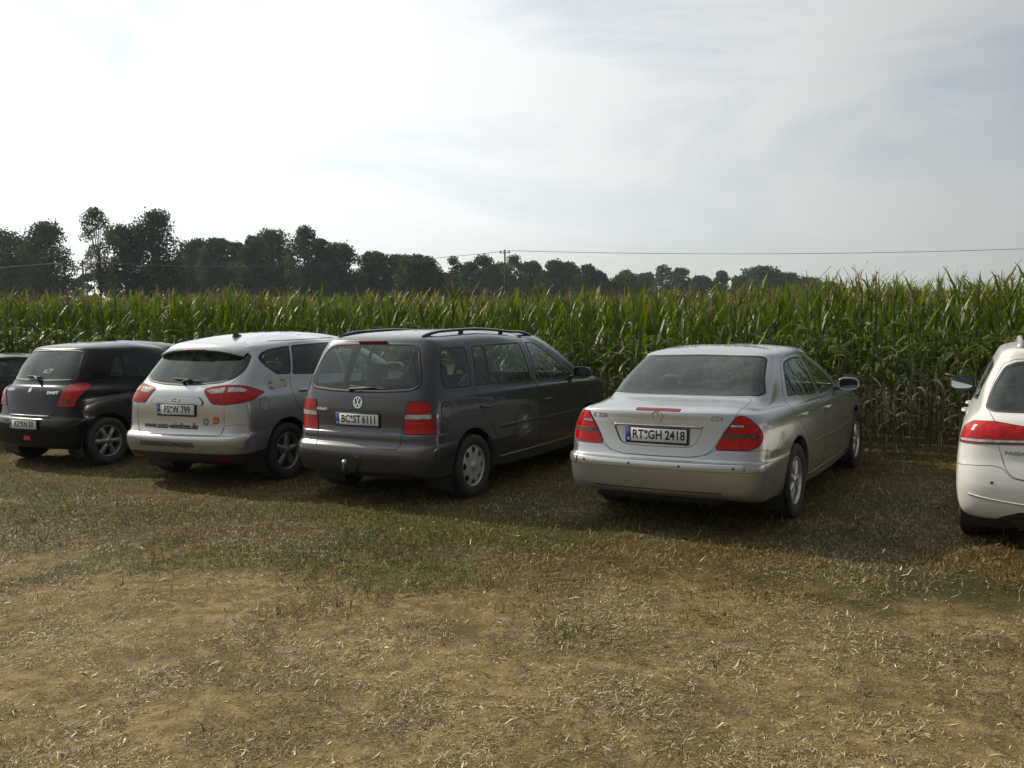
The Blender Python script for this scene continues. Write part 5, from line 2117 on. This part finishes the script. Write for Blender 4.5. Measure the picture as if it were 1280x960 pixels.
# ================================================================ maize
maize = leaf_mat('maize_leaf', (.018, .040, .007), (.066, .112, .012), (.26, .30, .045), .42, .45, .4, True)
maize_dry = leaf_mat('dry_maize_leaf', (.040, .034, .016), (.095, .080, .042), (.58, .54, .40), .22, .6, .3, True)
stalk_m = leaf_mat('maize_stalk', (.045, .062, .018), (.075, .085, .028), (.14, .13, .055), 0, .55, .3, True)
tassel_m = leaf_mat('maize_tassel', (.060, .050, .018), (.125, .100, .040), (.26, .21, .10), .3, .7, .2, True)
MRND = random.Random(11)


def leaf_geo(length, width, a0, droop, curl, seg=7, twist=0.0):
    """arched maize leaf from the origin along +x; returns verts, quads, tone"""
    V, F, T = [], [], []
    x = z = 0.0
    ang = a0
    st = length / seg
    for i in range(seg + 1):
        t = i / seg
        w = width * (min(1, .55 + 2.2 * t) if t < .3 else max(.02, (1 - ((t - .3) / .7) ** 1.7)))
        wob = .010 * math.sin(t * 17 + curl * 9)
        tw = twist * t
        for k, (s, up) in enumerate(((-1, .22), (0, 0), (1, .22))):
            yy = s * w * .5 * math.cos(tw)
            zz = up * w * .5 + s * w * .5 * math.sin(tw) + (wob if s else 0)
            V.append((x - math.sin(ang) * zz, yy + curl * .12 * t * t * length, z + math.cos(ang) * zz))
            T.append(.38 + .30 * t)
        x += math.cos(ang) * st
        z += math.sin(ang) * st
        ang -= droop / seg * (.5 + 1.3 * t)
    for i in range(seg):
        for k in range(2):
            F.append((i * 3 + k, i * 3 + k + 1, (i + 1) * 3 + k + 1, (i + 1) * 3 + k))
    return V, F, T


def with_tone(me, T):
    a = me.attributes.new('tone', 'FLOAT', 'POINT')
    a.data.foreach_set('value', np.array(T, np.float32))
    return me


LEAF = {'up': [], 'mid': [], 'dry': []}
for k in range(6):
    LEAF['up'].append(leaf_geo(MRND.uniform(.40, .62), MRND.uniform(.038, .052), MRND.uniform(1.15, 1.38), MRND.uniform(.2, .75), MRND.uniform(-.6, .6), twist=MRND.uniform(-.5, .5)))
    LEAF['mid'].append(leaf_geo(MRND.uniform(.55, .80), MRND.uniform(.048, .068), MRND.uniform(.85, 1.2), MRND.uniform(1.2, 2.5), MRND.uniform(-.8, .8), twist=MRND.uniform(-.7, .7)))
    LEAF['dry'].append(leaf_geo(MRND.uniform(.40, .65), MRND.uniform(.030, .055), MRND.uniform(.4, .9), MRND.uniform(2.2, 3.6), MRND.uniform(-1, 1), twist=MRND.uniform(-1.6, 1.6)))


def stalk_geo(h):
    pts = [(.012 * math.sin(i * 1.7), .012 * math.cos(i * 2.1), h * i / 6) for i in range(7)]
    V, F = tube_data(pts, [.014, .013, .012, .011, .009, .007, .005], 5, cap=False)
    return [tuple(v) for v in V], F, [.3 + .35 * (1 - v.z / h) for v in V]


def tassel_geo(seed):
    r = random.Random(seed)
    V, F, T = [], [], []
    for k in range(10):
        a, tl = r.uniform(0, 6.28), (0.1 if k == 0 else r.uniform(.25, .75))
        l = r.uniform(.16, .26) * (1.25 if k == 0 else 1)
        z0 = 0 if k == 0 else r.uniform(-.04, .05)
        d = Vector((math.cos(a) * math.sin(tl), math.sin(a) * math.sin(tl), math.cos(tl)))
        s = Vector((-math.sin(a), math.cos(a), 0))
        b = len(V)
        p0, p1, p2 = Vector((0, 0, z0)), Vector((0, 0, z0)) + d * l * .6, Vector((0, 0, z0)) + d * l * .95 - Vector((0, 0, .05 * l * k))
        w = .006
        for p, ww in ((p0, w * .6), (p1, w), (p2, w * .4)):
            V += [tuple(p - s * ww), tuple(p + s * ww)]
        F += [(b, b + 1, b + 3, b + 2), (b + 2, b + 3, b + 5, b + 4)]
        T += [r.uniform(.2, .9)] * 6
    return V, F, T


def ear_geo():
    V, F = tube_data([(0, 0, 0), (.02, 0, .06), (.045, 0, .13), (.065, 0, .20), (.072, 0, .23)], [.014, .027, .027, .018, .004], 6)
    return [tuple(v) for v in V], F, [.55] * len(V)


def mk(name, g, mat):
    me = mesh_from(name, g[0], g[1], mat)
    return with_tone(me, g[2])


LEAF_ME = {k: [mk('leaf', g, maize_dry if k == 'dry' else maize) for g in v] for k, v in LEAF.items()}
STALK_H = [2.05, 2.15]
STALK_G = [stalk_geo(h) for h in STALK_H]
STALK_ME = [mk('stalk', g, stalk_m) for g in STALK_G]
TASSEL_G = [tassel_geo(k) for k in range(4)]
TASSEL_ME = [mk('tassel', g, tassel_m) for g in TASSEL_G]
EAR_G = ear_geo()
EAR_ME = mk('ear', EAR_G, maize)


def plant_plan(r):
    """list of (kind, index, rotation z, tilt, height, scale) for one plant"""
    si = r.randrange(2)
    h = STALK_H[si]
    plan = [('stalk', si, 0, 0, 0, 1)]
    a = r.uniform(0, 6.28)
    nl = r.randint(13, 15)
    for i in range(nl):
        t = i / (nl - 1)
        z = .30 + (h - .45) * t
        az = a + i * math.pi + r.uniform(-.5, .5)
        if (t < .34 and r.random() < .55) or (t < .85 and r.random() < .13):
            plan.append(('dry', r.randrange(6), az, r.uniform(-.2, .2), z, r.uniform(.8, 1.15)))
        elif t < .66:
            plan.append(('mid', r.randrange(6), az, r.uniform(-.15, .2), z, r.uniform(.85, 1.1)))
        else:
            plan.append(('up', r.randrange(6), az, r.uniform(-.12, .2), z, r.uniform(.8, 1.1) * (1.05 - .25 * (t - .66))))
    plan.append(('tassel', r.randrange(4), r.uniform(0, 6), 0, h - .03, r.uniform(.7, 1.1)))
    plan.append(('ear', 0, r.uniform(0, 6.28), 0, r.uniform(.95, 1.15), 1))
    return plan


def geo_of(kind, i):
    return {'stalk': STALK_G, 'tassel': TASSEL_G}.get(kind, [EAR_G] * 6 if kind == 'ear' else LEAF.get(kind))[i]


def me_of(kind, i):
    return {'stalk': STALK_ME, 'tassel': TASSEL_ME}.get(kind, [EAR_ME] * 6 if kind == 'ear' else LEAF_ME.get(kind))[i]


def hfac(x, y):
    return .905 + .14 * min(1, max(0, (3 - x) / 14)) + .03 * min(1, max(0, x - 3)) + .05 * fbm(x, y, .5, 2, 2.0)


PLANS = [plant_plan(MRND) for _ in range(14)]
row_dir = Vector((1, ROW_SLOPE, 0)).normalized()
row_nrm = Vector((-ROW_SLOPE, 1, 0)).normalized()
origin = Vector((4.6, 11.35, 0))
singles, bulk = [], []
for row in range(0, 60):
    step = .165 if row < 2 else .14 if row < 6 else .165 if row < 14 else (.26 if row < 26 else .5)
    span = (-20.5, 6.5) if row < 2 else (-24 - row * .4, 9 + row * .7)
    t = span[0] + MRND.uniform(0, step)
    while t < span[1]:
        p = origin + row_dir * t + row_nrm * (row * .74 + .12 + MRND.uniform(-.05, .05))
        q = (p.x, p.y, row)
        if row < 2 and in_view(p.x, p.y, .3) and len(singles) < 300:
            singles.append(q)
        else:
            bulk.append(q)
        t += step * MRND.uniform(.8, 1.2)
print('maize', len(singles), len(bulk))
for (x, y, row) in singles:
    r = empty('maize_plant', (x, y, 0), MRND.uniform(0, 6.28))
    s = hfac(x, y) * MRND.uniform(.93, 1.05)
    r.scale = (s, s, s)
    r.rotation_euler[0] = MRND.gauss(0, .035)
    r.rotation_euler[1] = MRND.gauss(0, .035)
    tag(r, 'tall green maize plant standing in the front rows of the field', 'maize plant', 'maize plants along the front edge of the field')
    for kind, i, az, tl, z, sc in MRND.choice(PLANS):
        nm = 'leaf' if kind in ('up', 'mid', 'dry') else kind
        c = bpy.data.objects.new(nm, me_of(kind, i))
        COL.objects.link(c)
        c.parent = r
        c.location = (0, 0, z)
        c.rotation_euler = (0, tl, az)
        c.scale = (sc, sc, sc)


def bake_plan(plan, low=False):
    out = {}
    for kind, i, az, tl, z, sc in plan:
        if low and (kind in ('ear', 'dry') or z < .9 and kind != 'stalk'):
            continue
        g = geo_of(kind, i)
        V = np.array(g[0]) * sc
        c, s = math.cos(tl), math.sin(tl)
        V = np.stack([V[:, 0] * c + V[:, 2] * s, V[:, 1], -V[:, 0] * s + V[:, 2] * c], 1)
        c, s = math.cos(az), math.sin(az)
        V = np.stack([V[:, 0] * c - V[:, 1] * s, V[:, 0] * s + V[:, 1] * c, V[:, 2] + z], 1)
        key = 'dry' if kind == 'dry' else ('tassel' if kind == 'tassel' else ('stalk' if kind == 'stalk' else 'green'))
        o_ = out.setdefault(key, [[], [], [], 0])
        o_[0].append(V)
        F = [f for f in g[1] if len(f) == 4]
        o_[1].append(np.array(F) + o_[3])
        o_[2].append(np.array(g[2]))
        o_[3] += len(V)
    return {k: (np.concatenate(v[0]), np.concatenate(v[1]), np.concatenate(v[2])) for k, v in out.items()}


BAKED = [bake_plan(p) for p in PLANS]
BAKED_LOW = [bake_plan(p, True) for p in PLANS]
mats = [maize, maize_dry, stalk_m, tassel_m]
keys = ['green', 'dry', 'stalk', 'tassel']
VV, FF, TT, MI, nb = [], [], [], [], 0
for (x, y, row) in bulk:
    bk = (BAKED if row < 5 else BAKED_LOW)[MRND.randrange(len(PLANS))]
    a = MRND.uniform(0, 6.28)
    s = hfac(x, y) * MRND.uniform(.90, 1.06)
    c, sn = math.cos(a) * s, math.sin(a) * s
    lx, ly = MRND.gauss(0, .035), MRND.gauss(0, .035)
    dt = MRND.uniform(-.16, .16)
    for k in bk:
        V, F, T = bk[k]
        W = np.stack([V[:, 0] * c - V[:, 1] * sn + x + lx * V[:, 2], V[:, 0] * sn + V[:, 1] * c + y + ly * V[:, 2], V[:, 2] * s], 1)
        VV.append(W)
        FF.append(F + nb)
        TT.append(np.clip(T + dt, 0, 1))
        MI.append(np.full(len(F), keys.index(k)))
        nb += len(V)
me = fast_mesh('maize_field', np.concatenate(VV), np.concatenate(FF), None, smooth=True, attr=np.concatenate(TT))
for m_ in mats:
    me.materials.append(m_)
me.polygons.foreach_set('material_index', np.concatenate(MI).astype(np.int32))
me.update()
print('maize field quads', len(me.polygons))
o = link('maize_field', me)
tag(o, 'dense maize field stretching away behind the parked cars', 'maize field', kind='stuff')

# ================================================================ trees on the skyline
foliage = leaf_mat('tree_foliage', (.016, .032, .012), (.038, .064, .022), (.085, .120, .042), .35, .7, .15)
foliage_pale = leaf_mat('pale_foliage', (.035, .045, .020), (.065, .085, .032), (.12, .14, .06), .35, .7, .15)
bark = simple('bark', (.055, .045, .036), .95, var=.3, scale=6, bump=.6)
TR = np.random.default_rng(5)


def yh(px):
    return 394.0 - .018 * (px - 640)


def tree(px, top, wpx, D, kind='dense', label=None, group=None, low=.12, dens=1.0):
    X = (px - 640) / 1150 * D
    H = 1.8 + (yh(px) - top) / 1150 * D
    W = wpx / 1150 * D * (1.22 if kind == 'slim' else 1.02 if px > 560 or px < 120 else 1.12)
    root = empty('tree', (X, D, 0), 0)
    tag(root, label, 'tree', group)
    rs = random.Random(int(px * 7 + top))
    slim = kind == 'slim'
    tr = max(.14, H * .018) * (.42 if slim else 1)
    lean = rs.uniform(-.02, .02) * H
    pts = [(lean * t, 0, H * (.9 if slim else .75) * t) for t in (0, .15, .35, .6, .85, 1)]
    V, F = tube_data(pts, [tr * 1.3, tr, tr * .8, tr * .55, tr * .3, tr * .1], 7)
    # crown: clumps placed on limbs
    clumps = []
    nl = {'dense': 44, 'pale': 34, 'slim': 46, 'bush': 26}[kind]
    nl = int(nl * max(.7, min(1.8, W * H / 110)))
    z0 = H * (low if kind != 'slim' else .38)
    for i in range(nl):
        t = (i + .5) / nl
        z = z0 + (H - z0) * t ** .85
        u = (z - z0) / (H - z0)
        prof = (.86 + .14 * math.sin(u * 3)) * (1 - max(0, (u - .45) / .55) ** 2.2) ** .5 if kind != 'slim' else (.35 + .9 * math.sin(math.pi * u ** 1.2)) * .8
        a = rs.uniform(0, 6.28)
        rr = W * .5 * prof * rs.uniform(.15, 1.0) ** .6 * .92
        cr = W * rs.uniform(.15, .24) if kind != 'slim' else W * rs.uniform(.09, .17)
        cz = min(z, H - cr * .6)
        cx, cy = rr * math.cos(a) + lean * u, rr * math.sin(a) * .8
        clumps.append((cx, cy, cz, cr))
        if i % 2 == 0 or slim:
            v, f = tube_data([(lean * u, 0, max(z * .55, H * .12)), (cx * .6 + lean * u * .4, cy * .6, z * .85), (cx, cy, cz)], [tr * .45, tr * .25, tr * .08], 5)
            b = len(V)
            V += v
            F += [tuple(i_ + b for i_ in q) for q in f]
    clumps.append((lean, 0, H - W * .14, W * .16))
    link('trunk', mesh_from('trunk', V, F, bark), None, root)
    C = np.array(clumps)
    ls = max(.19, .0017 * D) * (1.0 if kind != 'slim' else .8)
    area = (C[:, 3] ** 2).sum() * 4 * np.pi
    n = int(area / (ls * ls) * {'dense': 1.15, 'pale': .62, 'slim': .44, 'bush': 1.2}[kind] * dens)
    n = min(n, 13000)
    pick = TR.choice(len(C), n, p=C[:, 3] ** 2 / (C[:, 3] ** 2).sum())
    d = TR.normal(size=(n, 3))
    d /= np.linalg.norm(d, axis=1, keepdims=True)
    r = C[pick, 3] * (TR.uniform(.25, 1.12, n) ** .6 + np.maximum(0, TR.normal(-.12, .16, n)))
    P = C[pick, :3] + d * r[:, None] * np.array([1, 1, .8])
    P[:, 2] = np.maximum(P[:, 2], .4)
    a = TR.normal(size=(n, 3))
    a /= np.linalg.norm(a, axis=1, keepdims=True)
    b = np.cross(a, TR.normal(size=(n, 3)))
    b /= np.linalg.norm(b, axis=1, keepdims=True)
    s = (ls * TR.uniform(.45, 1.1, n))[:, None]
    Q = np.stack([P - a * s, P - b * s * .62, P + a * s, P + b * s * .62], 1).reshape(-1, 3)
    tone = np.clip(.38 + .16 * TR.normal(size=len(C))[pick] + .18 * TR.normal(size=n), 0, 1)
    me = fast_mesh('crown', Q, np.arange(n * 4).reshape(n, 4), foliage_pale if kind in ('pale', 'slim') else foliage, attr=np.repeat(tone, 4))
    link('crown', me, None, root)
    return root


LEFT = 'broad dark tree of the left clump, cut by the left edge of the photo'
TREES = [
    (18, 291, 84, 150, 'dense', 'broad dark tree at the left edge of the skyline', None),
    (-40, 296, 90, 155, 'dense', 'dark tree just outside the left edge of the skyline', None),
    (68, 281, 66, 145, 'dense', 'rounded dark tree left of the small wooden pole', None),
    (131, 262, 46, 120, 'slim', 'tall slim tree with a thin see-through crown beside the small wooden pole', None),
    (163, 284, 62, 130, 'dense', 'dense dark tree just right of the tall slim tree', None),
    (205, 266, 66, 132, 'dense', 'highest broad tree of the left clump, right of the slim tree', None),
]
for px, top, w in ((250, 302, 46), (276, 300, 42), (303, 306, 42), (322, 297, 40), (348, 290, 58), (407, 300, 36), (430, 307, 44), (474, 317, 48), (502, 320, 36), (527, 321, 48)):
    TREES.append((px, top, w, 165 + (px % 7) * 3, 'dense', 'dark tree in the even row between the left clump and the power pole', 'dark trees left of the power pole'))
for px, top, w in ((384, 285, 42), (512, 324, 34), (568, 322, 34)):
    TREES.append((px, top, w, 170, 'pale', {384: 'tall pale loose-crowned tree rising above the dark row', 512: 'small pale treetop showing between two dark trees', 568: 'pale open tree right of the gap in the row'}[px], None))
for px, top, w in ((590, 330, 34), (607, 321, 38), (628, 330, 34), (646, 320, 34), (668, 329, 38), (692, 328, 40), (714, 330, 38), (735, 332, 34), (752, 341, 30)):
    TREES.append((px, top, w, 215 + (px % 5) * 4, 'pale' if px in (607, 646) else 'dense', 'small hazy tree in the far row around the power pole', 'small far trees around the power pole'))
for px, top, w in ((785, 339, 24), (808, 343, 34), (830, 333, 28), (852, 336, 32), (878, 346, 30), (903, 340, 24), (925, 346, 30), (950, 336, 62), (985, 343, 46), (1008, 349, 40), (1035, 354, 34)):
    TREES.append((px, top, w, 290 + (px % 5) * 5, 'pale' if px in (830, 852) else 'dense', 'tiny dark treetop showing over the maize right of the power pole', 'far treetops right of the power pole'))
for t in TREES:
    tree(t[0], t[1], t[2], t[3], t[4], t[5], t[6])
bushes = [(112, 343, 30), (150, 340, 40), (205, 330, 60), (234, 326, 40), (50, 325, 60), (10, 325, 70)]
bushes += [(262 + 34 * k, 333 + (k * 7) % 9, 52) for k in range(9)] + [(566 + 36 * k, 343 + (k * 5) % 6, 46) for k in range(7)]
for px, top, w in bushes:
    tree(px, top, w, 182 if px < 560 else 235, 'bush', 'low bush filling the gap beneath the skyline trees', 'low bushes under the skyline trees', low=.05)

# ================================================================ power line
wood = simple('pole_wood', (.060, .048, .038), .9, var=.25, scale=3, bump=.4)
wire_m = simple('wire', (.05, .05, .05), .6)


def pole(X, Y, H, label, name='power_pole'):
    root = empty(name, (X, Y, 0), 0)
    tag(root, label, 'utility pole')
    tube('pole_shaft', [(0, 0, 0), (0, 0, H * .5), (0, 0, H)], [.12, .10, .08], wood, root, 10)
    arm = tube('cross_arm', [(-.5, 0, H - .30), (.5, 0, H - .30)], .04, wood, root, 6)
    for x in (-.42, .42):
        tube('insulator', [(x, 0, H - .30), (x, 0, H - .20), (x, 0, H - .08)], [.05, .07, .03], M['interior_grey'], root, 8)
    return root


def P_at(px, top, D):
    return ((px - 640) / 1150 * D, D, 1.8 + (yh(px) - top) / 1150 * D)


pA = P_at(634, 313, 88)
pB = P_at(110, 326, 96)
pC = (86.0, 80.0, 8.6)
pD = (-96.0, 104.0, 7.4)
pole(*pA, 'dark wooden power pole standing alone in the middle of the skyline')
pole(*pB, 'short wooden power pole beside the slim tree on the left')
pole(*pC, 'wooden power pole carrying the wire out of the right side')
pole(*pD, 'wooden power pole carrying the wire out of the left side')


def wire(a, b, sag, dx, label):
    pts = []
    for i in range(25):
        t = i / 24
        pts.append((a[0] + dx + (b[0] - a[0]) * t, a[1] + (b[1] - a[1]) * t, (a[2] - .1) + (b[2] - a[2]) * t - sag * 4 * t * (1 - t)))
    o_ = tube('power_wire', pts, .022, wire_m, None, 5)
    tag(o_, label, 'wire')


wire(pA, pC, 1.3, .42, 'long thin wire sagging from the middle pole to the right edge')
wire(pB, pA, 1.0, .42, 'thin wire running between the two wooden poles')
wire(pD, pB, .5, -.42, 'thin wire leaving the short left pole for the left edge')

# ================================================================ air
HAZE = .00024
if HAZE:
    bm = bmesh.new()
    r = bmesh.ops.create_cube(bm, size=1.0)
    bmesh.ops.scale(bm, vec=(720, 520, 32), verts=bm.verts)
    bmesh.ops.translate(bm, vec=(0, 210, 14.5), verts=bm.verts)
    hm = bpy.data.materials.new('haze')
    hm.use_nodes = True
    hm.node_tree.nodes.clear()
    ho = hm.node_tree.nodes.new('ShaderNodeOutputMaterial')
    hv = hm.node_tree.nodes.new('ShaderNodeVolumePrincipled')
    hv.inputs['Color'].default_value = (.80, .92, 1.0, 1)
    hv.inputs['Density'].default_value = HAZE
    hv.inputs['Anisotropy'].default_value = .2
    hm.node_tree.links.new(hv.outputs[0], ho.inputs['Volume'])
    tag(bm_to('haze', bm, hm, None, smooth=False), 'thin morning haze over the fields', 'haze', kind='stuff')
